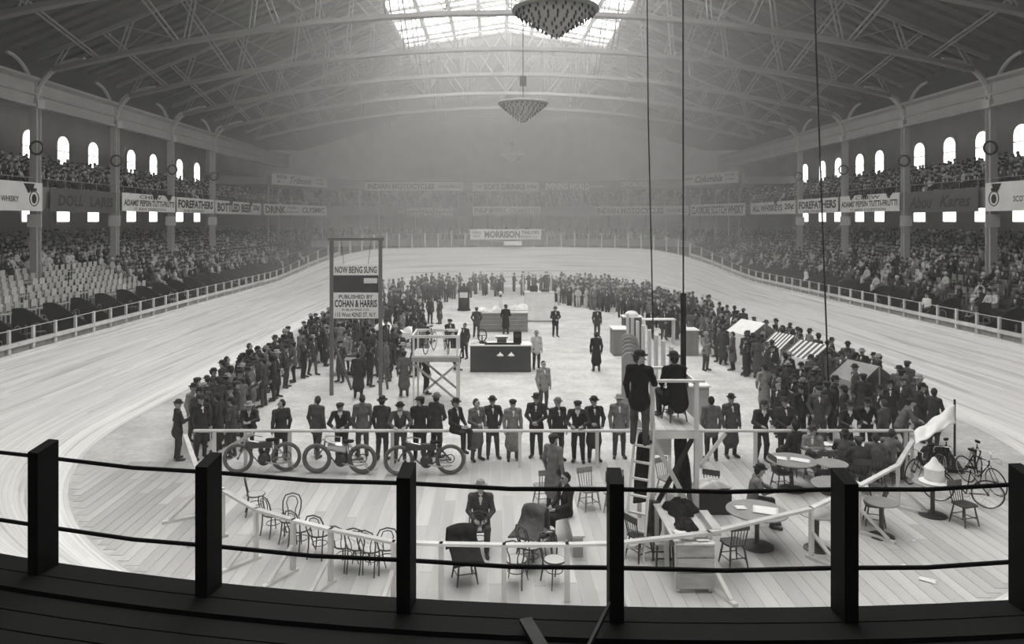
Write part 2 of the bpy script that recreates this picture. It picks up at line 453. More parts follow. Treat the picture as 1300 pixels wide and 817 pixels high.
# cumulative length along the mid line
cum = [0]
for a, b in zip(TS, TS[1:]): cum.append(cum[-1]+(track_pt(a, 16.7)-track_pt(b, 16.7)).length)
def track_mat():
    m = bpy.data.materials.new('track_boards'); nt, b = nodes(m); N = nt.nodes; L = nt.links; MATS['track_boards'] = m
    uv = N.new('ShaderNodeUVMap'); sp = N.new('ShaderNodeSeparateXYZ'); L.new(uv.outputs[0], sp.inputs[0])
    def math_(op, a, bb=None):
        n = N.new('ShaderNodeMath'); n.operation = op
        for i, q in enumerate((a, bb)):
            if q is None: continue
            if isinstance(q, (int, float)): n.inputs[i].default_value = q
            else: L.new(q, n.inputs[i])
        return n.outputs[0]
    u, v = sp.outputs[0], sp.outputs[1]
    k = math_('MULTIPLY', v, 9.0); row = math_('FLOOR', k); fr = math_('FRACT', k)
    wn = N.new('ShaderNodeTexWhiteNoise'); wn.noise_dimensions = '1D'; L.new(row, wn.inputs['W'])
    uo = math_('FLOOR', math_('ADD', math_('MULTIPLY', u, .2), math_('MULTIPLY', wn.outputs['Value'], 7.0)))
    cb = N.new('ShaderNodeCombineXYZ'); L.new(row, cb.inputs[0]); L.new(uo, cb.inputs[1])
    wn2 = N.new('ShaderNodeTexWhiteNoise'); wn2.noise_dimensions = '2D'; L.new(cb.outputs[0], wn2.inputs['Vector'])
    gap = math_('LESS_THAN', fr, .10)
    cv = N.new('ShaderNodeCombineXYZ'); L.new(math_('MULTIPLY', u, .05), cv.inputs[0]); L.new(math_('MULTIPLY', v, 2.2), cv.inputs[1])
    no = N.new('ShaderNodeTexNoise'); no.inputs['Scale'].default_value = 1.6; no.inputs['Detail'].default_value = 5; no.inputs['Roughness'].default_value = .65; L.new(cv.outputs[0], no.inputs['Vector'])
    st = N.new('ShaderNodeMapRange'); st.inputs[1].default_value = .52; st.inputs[2].default_value = .72; st.inputs[3].default_value = 0; st.inputs[4].default_value = 1; L.new(no.outputs['Fac'], st.inputs[0])
    val = math_('ADD', .66, math_('MULTIPLY', wn2.outputs['Value'], .12))
    val = math_('MULTIPLY', val, math_('SUBTRACT', 1.0, math_('MULTIPLY', gap, .22)))
    val = math_('MULTIPLY', val, math_('SUBTRACT', 1.0, math_('MULTIPLY', st.outputs[0], .5)))
    # chalked band along the foot of the banking
    ed = math_('MULTIPLY', math_('LESS_THAN', v, .75), math_('GREATER_THAN', v, .12))
    val = math_('ADD', val, math_('MULTIPLY', ed, .12))
    cc = N.new('ShaderNodeCombineColor')
    for i, q in enumerate((1, .99, .965)): L.new(math_('MULTIPLY', val, q), cc.inputs[i])
    L.new(cc.outputs[0], b.inputs['Base Color']); b.inputs['Roughness'].default_value = .6
    return m
M_track = track_mat()
NT = 14
vs, fs, uvs = [], [], []
rad = [RI+(RO-RI)*k/NT for k in range(NT+1)]
for s in TS:
    for r in rad: vs.append(tuple(track_pt(s, r)))
for i in range(len(TS)-1):
    for k in range(NT):
        fs.append((i*(NT+1)+k, i*(NT+1)+k+1, (i+1)*(NT+1)+k+1, (i+1)*(NT+1)+k))
        uvs += [(cum[i], rad[k]-RI), (cum[i], rad[k+1]-RI), (cum[i+1], rad[k+1]-RI), (cum[i+1], rad[k]-RI)]
me = bpy.data.meshes.new('floor_track'); me.from_pydata(vs, [], fs); me.materials.append(M_track)
ul = me.uv_layers.new(name='UVMap'); ul.data.foreach_set('uv', [c for p in uvs for c in p])
me.polygons.foreach_set('use_smooth', [True]*len(me.polygons)); me.update()
track = struct(link('floor_track', me))
# skirt and coping under the outer edge of the banking
mb = MB(); vs = []
for s in TS:
    p = track_pt(s, RO); q = V((s[2], s[3], 0))
    vs += [p+V((0, 0, -.01)), p+q*.12+V((0, 0, -.01)), V((p.x+q.x*.12, p.y+q.y*.12, -.2)), V((p.x, p.y, -.2))]
mb.add(vs, [(i*4+k, i*4+(k+1) % 4, (i+1)*4+(k+1) % 4, (i+1)*4+k) for i in range(len(TS)-1) for k in range(4)])
mb.build('edge_skirt', M_dark, track)
TF = [s for s in TS if track_pt(s, RO).y > 9]
mb = MB(); vs = []
for s in TF:
    p = track_pt(s, RO); q = V((s[2], s[3], 0))
    vs += [p-q*.1+V((0, 0, .03)), p+q*.14+V((0, 0, .03)), p+q*.14-V((0, 0, .02)), p-q*.1-V((0, 0, .05))]
mb.add(vs, [(i*4+k, i*4+(k+1) % 4, (i+1)*4+(k+1) % 4, (i+1)*4+k) for i in range(len(TF)-1) for k in range(4)])
mb.build('coping', M_pine, track)

# infield floor
def infield_mat():
    m = bpy.data.materials.new('sawdust_floor'); nt, b = nodes(m); N = nt.nodes; L = nt.links; MATS['sawdust_floor'] = m
    tc = N.new('ShaderNodeTexCoord')
    n1 = N.new('ShaderNodeTexNoise'); n1.inputs['Scale'].default_value = .55; n1.inputs['Detail'].default_value = 6; n1.inputs['Roughness'].default_value = .7
    n2 = N.new('ShaderNodeTexNoise'); n2.inputs['Scale'].default_value = 6; n2.inputs['Detail'].default_value = 4
    L.new(tc.outputs['Object'], n1.inputs[0]); L.new(tc.outputs['Object'], n2.inputs[0])
    mx = N.new('ShaderNodeMath'); mx.operation = 'MULTIPLY_ADD'; mx.inputs[1].default_value = .5; L.new(n2.outputs['Fac'], mx.inputs[0]); L.new(n1.outputs['Fac'], mx.inputs[2])
    cr = N.new('ShaderNodeValToRGB'); cr.color_ramp.elements[0].position = .5; cr.color_ramp.elements[0].color = tint(.36)
    cr.color_ramp.elements[1].position = .95; cr.color_ramp.elements[1].color = tint(.66)
    L.new(mx.outputs[0], cr.inputs[0]); L.new(cr.outputs[0], b.inputs['Base Color']); b.inputs['Roughness'].default_value = .85
    return m
M_floor = infield_mat()
PL0, PL1 = 11.9, 20.9
mb = MB()
ring = [track_pt(s, RI+.02, -.012) for s in TS]
mb.add([(TC, 43, -.012)]+[tuple(p) for p in ring], [(0, i+1, i+2) for i in range(len(ring)-1)])
floor = struct(mb.build('floor', M_floor))
# the boards of the near floor, piece by piece
M_plank = mat('floor_plank', .49, .7, .2, 1.6, (1, .12, 1), rnd=.13, bump=.08)
x = -11.4; pl = {}
while x < 14.8:
    wd = random.choice((.24, .27, .27, .3)); xm = x+wd/2
    dxx = max(abs(xm-wd/2-TC), abs(xm+wd/2-TC))
    y0 = TY1-math.sqrt(max(0, (RI-.05)**2-dxx**2)) if dxx < RI-.05 else None
    if y0 is not None and y0 < PL1-1:
        cuts = [y0]; yy = y0+random.uniform(2.2, 4.8)
        while yy < PL1-1.2: cuts.append(yy); yy += random.uniform(3.4, 5.0)
        cuts.append(PL1)
        for a, b in zip(cuts, cuts[1:]):
            mb = MB(); mb.box((0, 0, 0), (wd-.012, b-a-.01, .03)); mb.build('plank', M_plank, floor, loc=(xm, (a+b)/2, -.013))
    x += wd

# ------------------------------------------------------------------ fence on the outer edge of the track
fen = empty('track_fence', (TC, 82, 3.9))
tag(fen, 'pale wooden post and rail fence along the outer edge of the banked track', 'fence')
M_fence = mat('fence_paint', .55, .7, .15, 3.0, rnd=.1)
def at_len(L):
    for i in range(len(cum)-1):
        if cum[i+1] >= L:
            t = (L-cum[i])/(cum[i+1]-cum[i]); a, b = TS[i], TS[i+1]
            return tuple(a[k]+(b[k]-a[k])*t for k in range(5))
    return TS[-1]
mb = MB(); mb.box((0, 0, .5), (.09, .13, 1.0)); mpost = mb.mesh('post', M_fence)
off = V((TC, 82, 3.9)); L = 0; pp = []
while L < cum[-1]:
    s = at_len(L); q = track_pt(s, RO+.1)
    if q.y > 8.5:
        hgt = .95+.5*smoothstep((s[4]-1.6)/2.0) if q.y > 40 else .95
        o = link('post', mpost, fen, q-off, math.atan2(s[3], s[2])); o.scale = (1, 1, hgt); pp.append((q, hgt, V((s[2], s[3], 0))))
    L += 1.5*16.7/20 if abs(s[2]) < .999 else 1.5
br = [(a, b) for a, b in zip(pp, pp[1:]) if (a[0]-b[0]).length < 3]
for a, b in br:
    n = (a[2]+b[2]).normalized()*-.06
    far = a[0].y > 71 and abs(a[0].x-TC) < 17
    if not far:
        mb = MB(); mb.beam(a[0]+n+V((0, 0, .34))-off, b[0]+n+V((0, 0, .34))-off, .03, .16); mb.build('board', M_fence, fen)
        mb = MB(); mb.beam(a[0]-n*1.5+V((0, 0, .2))-off, b[0]-n*1.5+V((0, 0, .2))-off, .02, .42); mb.build('backing_board', M_pine_d, fen)
mb = MB(); mb.tube([a[0]+V((0, 0, a[1]*.96))-off for a in pp], .018, 4); mb.build('top_wire', M_fence, fen)
# ------------------------------------------------------------------ people
import openvdb as vdb
M_suit = cloth_mat('suit_cloth', [(0, .014), (.3, .022), (.55, .035), (.75, .06), (.9, .11), (.97, .2)])
M_trou = cloth_mat('trouser_cloth', [(0, .015), (.4, .03), (.7, .05), (.9, .09)])
M_greycoat = cloth_mat('grey_coat_cloth', [(0, .1), (.5, .16), (.8, .24)])
M_skin = mat('skin', .36, .6, .08, 8.0, rnd=.12)
M_shirt = mat('white_linen', .75, .8, .05, 5.0)
M_shoe = mat('boot_leather', .02, .4, .2, 6.0)
M_hair = mat('hair', .03, .8, .3, 20.0, rnd=.5)
M_hat = cloth_mat('hat_felt', [(0, .012), (.6, .02), (.8, .05), (.93, .16)])
M_hatl = mat('pale_felt', .3, .9, .1, 6.0)
M_apron = mat('pale_apron', .5, .9, .1, 4.0, bump=.2)
PMATS = [M_suit, M_trou, M_skin, M_shirt, M_shoe, M_hair]
SUIT, TROU, SKIN, SHIRT, SHOE, HAIR = range(6)

def pose(**k):
    j = dict(pel=(0, 0, .93), chest=(0, -.005, 1.26), neck=(0, .005, 1.47), head=(0, -.015, 1.61),
             hipL=(.095, 0, .9), hipR=(-.095, 0, .9), kneL=(.11, -.02, .49), kneR=(-.11, -.02, .49),
             ankL=(.12, .03, .09), ankR=(-.12, .03, .09), toeL=(.16, -.15, .04), toeR=(-.16, -.15, .04),
             shL=(.185, 0, 1.41), shR=(-.185, 0, 1.41), elL=(.25, .04, 1.13), elR=(-.25, .04, 1.13),
             wrL=(.24, -.06, .87), wrR=(-.24, -.06, .87), hdL=(0, -.25, -1), hdR=(0, -.25, -1),
             hsL=(0, 1, 0), hsR=(0, 1, 0), face=(0, -1, 0), coat=.78, coatr=.205, hair=True)
    j.update(k)
    return {a: (V(b) if isinstance(b, tuple) else b) for a, b in j.items()}

def rc(Pt, a, b, ra, rb, fl=(1, 1, 1)):
    """rounded cone distance, squashed by fl"""
    f = np.array(fl); A = np.array(a)/f; B = np.array(b)/f; Q = Pt/f
    ba = B-A; L2 = max(1e-9, (ba*ba).sum()); t = np.clip(((Q-A)@ba)/L2, 0, 1)
    d = np.sqrt((((Q-A)-t[:, None]*ba)**2).sum(1)); return (d-(ra+(rb-ra)*t))*min(fl)
def prims(j):
    L = []; U = V((0, 0, 1)); f = j['face'].normalized(); sd = f.cross(U).normalized()*-1
    hd = j['head']; up = (hd-j['neck']).normalized()
    def h(a, b, c): return hd+sd*a+f*b+up*c      # side, forward, up in the head's frame
    L.append((j['pel'], j['chest'], .155, .17, (1, .70, 1), SUIT))
    L.append((j['chest'], (j['chest']+j['neck']*2)/3, .17, .13, (1, .66, 1), SUIT))
    L.append((j['shL'], j['shR'], .072, .072, (1, 1, 1), SUIT))
    for s in 'LR':
        L.append((j['neck']-V((0, 0, .03)), j['sh'+s], .06, .07, (1, .85, 1), SUIT))
        L.append((j['sh'+s], j['el'+s], .068, .055, (1, 1, 1), SUIT)); L.append((j['el'+s], j['wr'+s], .056, .043, (1, 1, 1), SUIT))
        L.append((j['hip'+s], j['kne'+s], .098, .072, (1, 1, 1), TROU)); L.append((j['kne'+s], j['ank'+s]-V((0, 0, .01)), .072, .054, (1, 1, 1), TROU))
        L.append((j['ank'+s]-V((0, -.02, .035)), j['toe'+s], .048, .04, (1, 1, 1), SHOE))
        d = j['hd'+s].normalized(); L.append((j['wr'+s], j['wr'+s]+d*.075, .032, .036, (1, 1, 1), SKIN))
    if j['coat'] and j['coat'] < .86:
        z = j['coat']; L.append((V((j['pel'].x, j['pel'].y, 1.02)), V((j['pel'].x, j['pel'].y+.015, z+.05)),   .155, j['coatr'], (1, .78, 1), SUIT))
    for lap in j.get('lap', []): L.append(lap)
    L.append((j['neck']-up*.06, hd-up*.03, .058, .055, (1, 1, 1), SKIN))
    L.append((h(0, .0, -.01), h(0, -.012, .03), .088, .094, (.86, 1, 1), SKIN))
    L.append((h(0, .03, -.055), h(0, .055, -.085), .062, .038, (.9, 1, 1), SKIN))
    L.append((h(0, .085, .015), h(0, .112, -.025), .011, .017, (1, 1, 1), SKIN))
    for s in (-1, 1):
        L.append((h(s*.08, -.01, .01), h(s*.078, -.005, -.03), .02, .014, (.6, 1, 1), SKIN))
        L.append((h(s*.02, .082, .033), h(s*.05, .07, .032), .009, .007, (1, 1, 1), HAIR))
    if j['hair']:
        L.append((h(0, -.045, .03), h(0, -.035, .06), .092, .085, (.9, 1, 1), HAIR)); L.append((h(0, -.06, -.02), h(0, -.06, .02), .062, .07, (1, 1, 1), HAIR))
    ch = j['chest']; nk = j['neck']; df = V((0, -1, 0)) if j.get('df') is None else j['df']
    L.append((nk-V((0, 0, .035))+df*.01, nk-V((0, 0, .01))+df*.012, .066, .062, (1, 1, 1), SHIRT))
    L.append((nk+df*.07-V((0, 0, .06)), ch+df*.108+V((0, 0, .03)), .03, .012, (1, 1, 1), SHIRT))
    return L
def body_mesh(name, j, vox=.017):
    L = prims(j)
    pts = np.array([p for a in L for p in (a[0], a[1])]); rr = max(max(a[2], a[3]) for a in L[:2])
    lo = pts.min(0)-.16; hi = pts.max(0)+.16; lo[2] = max(lo[2], -.06)
    n = np.ceil((hi-lo)/vox).astype(int)+1
    g = np.stack(np.meshgrid(*[lo[i]+np.arange(n[i])*vox for i in range(3)], indexing='ij'), -1)
    d = np.full(tuple(n), .2)
    for a, b, ra, rb, fl, mi in L:
        A = np.minimum(a, b)-max(ra, rb)-.07; B = np.maximum(a, b)+max(ra, rb)+.07
        i0 = np.maximum(0, np.floor((A-lo)/vox).astype(int)); i1 = np.minimum(n, np.ceil((B-lo)/vox).astype(int)+1)
        if (i1 <= i0).any(): continue
        sl = tuple(slice(x, y) for x, y in zip(i0, i1)); q = g[sl]; sh = q.shape[:3]
        dd = rc(q.reshape(-1, 3), a, b, ra, rb, fl).reshape(sh); k = .03 if mi in (SUIT, TROU) else .012
        h = np.clip(.5+.5*(d[sl]-dd)/k, 0, 1); d[sl] = d[sl]*(1-h)+dd*h-k*h*(1-h)
    gr = vdb.FloatGrid(background=.2); gr.copyFromArray(d.astype(np.float32)); pt, qu = gr.convertToQuads(isovalue=0.0)
    pt = np.asarray(pt, float)*vox+lo; qu = np.asarray(qu)[:, ::-1]
    cen = pt[qu].mean(1); best = np.full(len(cen), 9.); mi_ = np.zeros(len(cen), int)
    for a, b, ra, rb, fl, mi in L:
        dd = rc(cen, a, b, ra, rb, fl)-(.005 if mi == HAIR else .002 if mi == SHIRT else 0); m = dd < best; best[m] = dd[m]; mi_[m] = mi
    f = j['face'].normalized(); sd = f.cross(V((0, 0, 1))).normalized()*-1; up = (j['head']-j['neck']).normalized()
    for s, b, c, r in ((.032, .088, .012, .013), (-.032, .088, .012, .013), (0, .1, -.062, .014), (.014, .098, -.062, .012), (-.014, .098, -.062, .012)):
        q = np.array(j['head']+sd*s+f*b+up*c); mi_[((cen-q)**2).sum(1) < r*r] = HAIR
    vs = [tuple(p) for p in pt]; fs = [tuple(int(i) for i in q) for q in qu]; mi_ = list(mi_)
    # fingers: four unequal ones and a thumb on each hand, bent at the knuckle
    mb = MB()
    for s, sg in (('L', 1), ('R', -1)):
        d = j['hd'+s].normalized(); side = (j['hs'+s]-d*d.dot(j['hs'+s])).normalized(); nrm = d.cross(side)*(sg)
        base = j['wr'+s]+d*.08; curl = nrm*-.35 if j.get('curl') is None else nrm*j['curl']
        for q, ln in enumerate((.068, .08, .074, .056)):
            o = base+side*(-.03+.02*q); mid = o+d*ln*.55; tip = mid+(d+curl*1.6).normalized()*ln*.55
            mb.tube([o-d*.03, mid, tip], [.011, .010, .008], 6)
        o = j['wr'+s]+d*.03-side*.035; mb.tube([o+side*.015, o-side*.018+d*.035, o-side*.02+d*.065], [.013, .011, .009], 6)
    o = len(vs); vs += mb.v; fs += [tuple(i+o for i in q) for q in mb.f]; mi_ += [SKIN]*len(mb.f)
    me = bpy.data.meshes.new(name); me.from_pydata(vs, [], fs)
    for m in PMATS: me.materials.append(m)
    me.polygons.foreach_set('material_index', [int(x) for x in mi_]); me.polygons.foreach_set('use_smooth', [True]*len(fs)); me.update()
    return me
# hats (origin at head centre)
def lathe_mesh(name, prof, m, n=18, sx=.9, sy=1.05): return MB().lathe(prof, (0, 0, 0), n, sx, sy).mesh(name, m, True)
HATS = {}
HATS['bowler'] = lathe_mesh('bowler_hat', [(.09, .045), (.145, .058), (.155, .07), (.148, .072), (.104, .058), (.104, .085), (.1, .12), (.085, .148), (.05, .165), (.005, .17)], M_hat)
HATS['fedora'] = lathe_mesh('felt_hat', [(.09, .04), (.16, .045), (.165, .055), (.155, .058), (.103, .055), (.1, .1), (.092, .14), (.08, .155), (.05, .148), (.005, .14)], M_hat)
HATS['pale'] = lathe_mesh('pale_felt_hat', [(.09, .04), (.16, .045), (.165, .055), (.155, .058), (.103, .055), (.1, .1), (.092, .14), (.08, .155), (.05, .148), (.005, .14)], M_hatl)
HATS['boater'] = lathe_mesh('flat_crowned_hat', [(.09, .045), (.15, .05), (.152, .058), (.1, .06), (.098, .13), (.09, .138), (.005, .14)], M_hat)
mb = MB(); mb.lathe([(.1, .04), (.118, .06), (.125, .085), (.105, .115), (.06, .13), (.005, .134)], (0, .01, 0), 16, .92, 1.08)
mb.add([(-.075, -.075, .052), (.075, -.075, .052), (.06, -.155, .035), (0, -.17, .032), (-.06, -.155, .035), (-.075, -.075, .066), (.075, -.075, .066), (.06, -.155, .045), (0, -.17, .042), (-.06, -.155, .045)],
       [(0, 4, 3, 2, 1), (5, 6, 7, 8, 9), (1, 2, 7, 6), (2, 3, 8, 7), (3, 4, 9, 8), (4, 0, 5, 9)])
HATS['cap'] = mb.mesh('flat_cap', M_hat, True)
HATNAME = dict(bowler='bowler_hat', fedora='felt_hat', pale='felt_hat', boater='flat_crowned_hat', cap='flat_cap')
HATWORD = dict(bowler='bowler hat', fedora='felt hat', pale='pale felt hat', boater='flat-crowned hat', cap='flat cap')

lapS = [(V((.1, 0, .5)), V((.13, -.4, .52)), .1, .08, (1, 1, 1), SUIT), (V((-.1, 0, .5)), V((-.13, -.4, .52)), .1, .08, (1, 1, 1), SUIT)]
def seated(**k):
    b = dict(pel=(0, 0, .56), chest=(0, -.02, .89), neck=(0, -.03, 1.1), head=(0, -.05, 1.24), hipL=(.1, -.02, .55), hipR=(-.1, -.02, .55),
             kneL=(.14, -.43, .53), kneR=(-.14, -.43, .53), ankL=(.13, -.42, .1), ankR=(-.13, -.42, .1), toeL=(.15, -.6, .04), toeR=(-.15, -.6, .04),
             shL=(.185, -.02, 1.04), shR=(-.185, -.02, 1.04), elL=(.25, -.08, .77), elR=(-.25, -.08, .77), wrL=(.12, -.32, .66), wrR=(-.12, -.32, .66),
             hdL=(-.5, -.7, -.1), hdR=(.5, -.7, -.1), hsL=(.7, -.5, 0), hsR=(-.7, -.5, 0), coat=0)
    b.update(k); return pose(**b)
VAR = {
 'stand': pose(),
 'pocket': pose(elL=(.29, .06, 1.16), elR=(-.29, .06, 1.16), wrL=(.2, -.07, .95), wrR=(-.2, -.07, .95), hdL=(-.2, -.1, -1), hdR=(.2, -.1, -1), kneL=(.12, -.05, .49), ankL=(.15, -.03, .09), toeL=(.2, -.2, .04)),
 'clasp': pose(elL=(.27, -.04, 1.14), elR=(-.27, -.04, 1.14), wrL=(.07, -.24, 1.02), wrR=(-.07, -.24, 1.0), hdL=(-1, -.2, -.2), hdR=(1, -.2, -.2), hsL=(0, 0, 1), hsR=(0, 0, 1), face=(.25, -1, 0)),
 'over': pose(coat=.42, coatr=.235, face=(-.2, -1, 0)),
 'over2': pose(coat=.5, coatr=.225, elL=(.28, .03, 1.15), wrL=(.21, -.12, .97), hdL=(-.3, -.4, -.8), face=(.4, -1, 0), elR=(-.27, -.05, 1.14), wrR=(-.12, -.22, 1.05), hdR=(.8, -.4, .1), hsR=(0, 0, 1)),
 'turn': pose(face=(1, -.35, 0), kneL=(.1, -.1, .5), ankL=(.11, -.12, .09), toeL=(.12, -.3, .04), ankR=(-.1, .14, .1), toeR=(-.12, -.03, .04), kneR=(-.1, .03, .5)),
 'look': pose(face=(-.9, -.5, 0), elR=(-.25, -.1, 1.15), wrR=(-.18, -.3, 1.22), hdR=(.1, -.8, .5), hsR=(1, 0, 0)),
 'lean': pose(pel=(0, .12, .92), hipL=(.095, .12, .9), hipR=(-.095, .12, .9), chest=(0, .0, 1.23), neck=(0, -.09, 1.42), head=(0, -.14, 1.55), shL=(.19, -.06, 1.36), shR=(-.19, -.06, 1.36),
              elL=(.3, -.16, 1.12), elR=(-.3, -.16, 1.12), wrL=(.16, -.33, 1.06), wrR=(-.16, -.33, 1.06), hdL=(-.6, -.7, -.1), hdR=(.6, -.7, -.1), hsL=(.7, -.6, 0), hsR=(-.7, -.6, 0), ankL=(.12, .1, .09), ankR=(-.12, .14, .09), toeL=(.15, -.08, .04), toeR=(-.15, -.04, .04), coat=.84),
 'sit': seated(),
 'sitcoat': seated(lap=[(V((0, .1, .75)), V((0, .19, .4)), .19, .2, (1, .5, 1), SUIT), (V((.12, -.05, .55)), V((.17, -.08, .4)), .11, .1, (1, 1, 1), SUIT), (V((-.12, -.05, .55)), V((-.17, -.08, .4)), .11, .1, (1, 1, 1), SUIT)]),
 'sitcross': seated(elL=(.24, -.1, .8), elR=(-.24, -.1, .8), wrL=(-.06, -.24, .83), wrR=(.06, -.26, .78), hdL=(-1, 0, .1), hdR=(1, 0, .1), hsL=(0, 0, 1), hsR=(0, 0, 1), kneR=(-.1, -.45, .6), ankR=(.12, -.62, .42), toeR=(.14, -.77, .36), face=(-.5, -1, 0)),
 'sittable': seated(chest=(0, -.07, .88), neck=(0, -.13, 1.08), head=(0, -.18, 1.21), shL=(.185, -.1, 1.02), shR=(-.185, -.1, 1.02), elL=(.27, -.24, .83), elR=(-.27, -.24, .83), wrL=(.1, -.44, .82), wrR=(-.1, -.44, .82), face=(.2, -1, -.2)),
}
BODY = {}
def get_body(k, vox=.018):
    if (k, vox) not in BODY: BODY[(k, vox)] = body_mesh('person_'+k, VAR[k], vox)
    return BODY[(k, vox)]
def person(k, loc, rz=0, hat='bowler', scale=1.0, label=None, group=None, coat=None, vox=.018, hatm=None):
    o = link('person', get_body(k, vox), None, loc, rz); o.scale = (scale,)*3
    if coat is not None: o.material_slots[0].link = 'OBJECT'; o.material_slots[0].material = coat
    if hat:
        j = VAR[k]; h = link(HATNAME[hat], HATS[hat], o, j['head']); f = j['face']; h.rotation_euler = (random.uniform(-.08, .12), 0, math.atan2(f.x, -f.y))
    tag(o, label or 'man standing', 'person', group); return o
# ------------------------------------------------------------------ chairs
def bentwood():
    t = empty('bentwood_chair')
    m = MB(); m.lathe([(.005, .445), (.19, .445), (.2, .455), (.19, .468), (.005, .462)], (0, 0, 0), 18); m.build('seat', M_cane, t)
    m = MB(); m.tube([V((.2*math.cos(a), .2*math.sin(a), .452)) for a in [2*math.pi*i/18 for i in range(18)]], .016, 5, True); m.build('seat_rim', M_bent, t)
    m = MB(); m.tube([V((.15*math.cos(a), .15*math.sin(a), .25)) for a in [2*math.pi*i/16 for i in range(16)]], .01, 4, True); m.build('hoop_stretcher', M_bent, t)
    for s in (-1, 1):
        m = MB(); m.tube([(s*.13, -.14, .45), (s*.15, -.16, .22), (s*.19, -.2, .0)], [.016, .014, .011], 5); m.build('leg', M_bent, t)
    # back legs and back are one bent rod
    pts = [(-.16, .23, 0), (-.15, .18, .22), (-.15, .16, .45), (-.19, .2, .62), (-.19, .23, .76), (-.14, .25, .87), (0, .26, .91)]
    pts += [(-x, y, z) for x, y, z in pts[-2::-1]]
    m = MB(); m.tube(pts, .015, 5); m.build('back_hoop', M_bent, t)
    pts = [(-.07, .18, .46), (-.075, .2, .58), (-.12, .225, .72), (-.08, .24, .83), (0, .245, .855)]
    pts += [(-x, y, z) for x, y, z in pts[-2::-1]]
    m = MB(); m.tube(pts, .011, 5); m.build('inner_hoop', M_bent, t)
    return t
def spindle(wood):
    t = empty('spindle_back_chair')
    pts = [(-.17, -.2), (.17, -.2), (.21, -.14), (.21, .08), (.17, .18), (-.17, .18), (-.21, .08), (-.21, -.14)]
    m = MB(); n = len(pts); m.add([(x, y, .43) for x, y in pts]+[(x, y, .465) for x, y in pts], [tuple(range(n))[::-1], tuple(range(n, 2*n))]+[(i, (i+1) % n, (i+1) % n+n, i+n) for i in range(n)])
    m.build('seat', wood, t)
    for sx in (-1, 1):
        for sy in (-1, 1):
            m = MB(); m.tube([(sx*.14, sy*.13, .435), (sx*.17, sy*.17, .2), (sx*.2, sy*.2, 0)], [.018, .02, .013], 6); m.build('leg', wood, t)
    for y in (-.155, .155):
        m = MB(); m.tube([(-.175, y*1.08, .2), (.175, y*1.08, .2)], .011, 5); m.build('stretcher', wood, t)
    for x in (-.165, .165):
        m = MB(); m.tube([(x, -.165, .16), (x, .165, .16)], .011, 5); m.build('stretcher', wood, t)
    for i in range(6):
        x = -.15+.06*i; m = MB(); m.tube([(x, .16, .46), (x*1.15, .24, .8)], .014 if i in (0, 5) else .009, 5); m.build('spindle', wood, t)
    m = MB(); m.beam((-.2, .245, .83), (.2, .245, .83), .025, .13); m.build('crest_rail', wood, t)
    return t
M_chair_d = mat('dark_chair', .045, .45, .25, 6.0, rnd=.25); M_chair_l = mat('light_chair', .3, .6, .2, 6.0, rnd=.15)
PB, PSD, PSL = bentwood(), spindle(M_chair_d), spindle(M_chair_l)
USED = set()
def place(proto, loc, rz, label, group=None, cat='chair', tilt=None):
    if proto.name in USED: o = copy_tree(proto)
    else: o = proto; USED.add(proto.name); kids_of(o)
    o.location = loc; o.rotation_euler = (tilt or 0, 0, rz); tag(o, label, cat, group)
    return o
# bentwood chairs inside the curved barrier
G1 = 'bentwood chairs along the curved barrier'
place(PB, P(325, 652), 1.9, 'bentwood chair turned sideways behind the front wheel of the first motorcycle', G1)
place(PB, P(368, 686), math.pi*.02, 'bentwood chair facing the curved barrier with round pale seat', G1)
for px, py, rz in ((343, 684, 2.5), (378, 705, 2.6), (402, 712, 2.9), (434, 727, 2.7), (452, 730, 3.0), (470, 733, 2.8), (489, 731, 3.3)):
    q = P(px, py); q.y += .25
    place(PB, q, rz, 'bentwood chair with its back pushed up against the curved barrier rail', G1, tilt=random.uniform(-.04, .04))
G2 = 'bentwood chairs around the seated men'
place(PB, P(608, 704)+V((0, .2, 0)), math.pi, 'bentwood chair turned backwards under the man in the pale hat', G2)
place(PB, P(655, 741), 2.9, 'bentwood chair between the two coat draped chairs and the barrier', G2)
place(PB, P(674, 722), 2.2, 'bentwood chair tucked beside the draped grey coat', G2)
place(PB, P(704, 741), .5, 'bentwood chair angled beside the barrier post under the seated man', G2)
place(PB, P(692, 700), 1.2, 'bentwood chair at the feet of the man seated sideways', G2)
# spindle chairs
place(PSL, P(748, 645), .35, 'pale spindle-back chair standing alone behind the man seated sideways')
place(PSL, P(690, 640), -2.9, 'pale spindle-back chair beside the man in the long coat')
place(PSL, P(779, 648), -.3, 'pale spindle-back chair close to the ladder foot')
place(PSD, P(931, 717), -2.9, 'spindle-back chair right of the plank desk below the folded coats')
place(PSD, P(812, 708), 2.1, 'dark spindle-back chair standing left of the ladder and desk')
place(PSD, P(992, 622), 1.7, 'spindle-back chair left of the round table with two papers')
place(PSD, P(1052, 622), -.2, 'spindle-back chair between the two round tables at the back')
place(PSD, P(1224, 665), .3, 'dark spindle-back chair right of the table with the white cone')
place(PSL, P(847, 630), .5, 'pale spindle-back chair behind the crossed tower braces')
place(PSD, P(590, 737), .3, 'spindle-back chair with a dark overcoat hung over it')
place(PSD, P(672, 706), -.5, 'spindle-back chair with a grey overcoat spread over its back')
place(PSD, P(905, 640), 2.7, 'dark spindle-back chair beside the heap of clothes')
place(PSD, P(1110, 665), -1.9, 'dark spindle-back chair behind the small table outside the barrier')
PSTOOL = empty('square_stool', P(842, 716))
m = MB(); m.box((0, 0, .45), (.38, .36, .03)); m.build('seat', M_pine_d, PSTOOL)
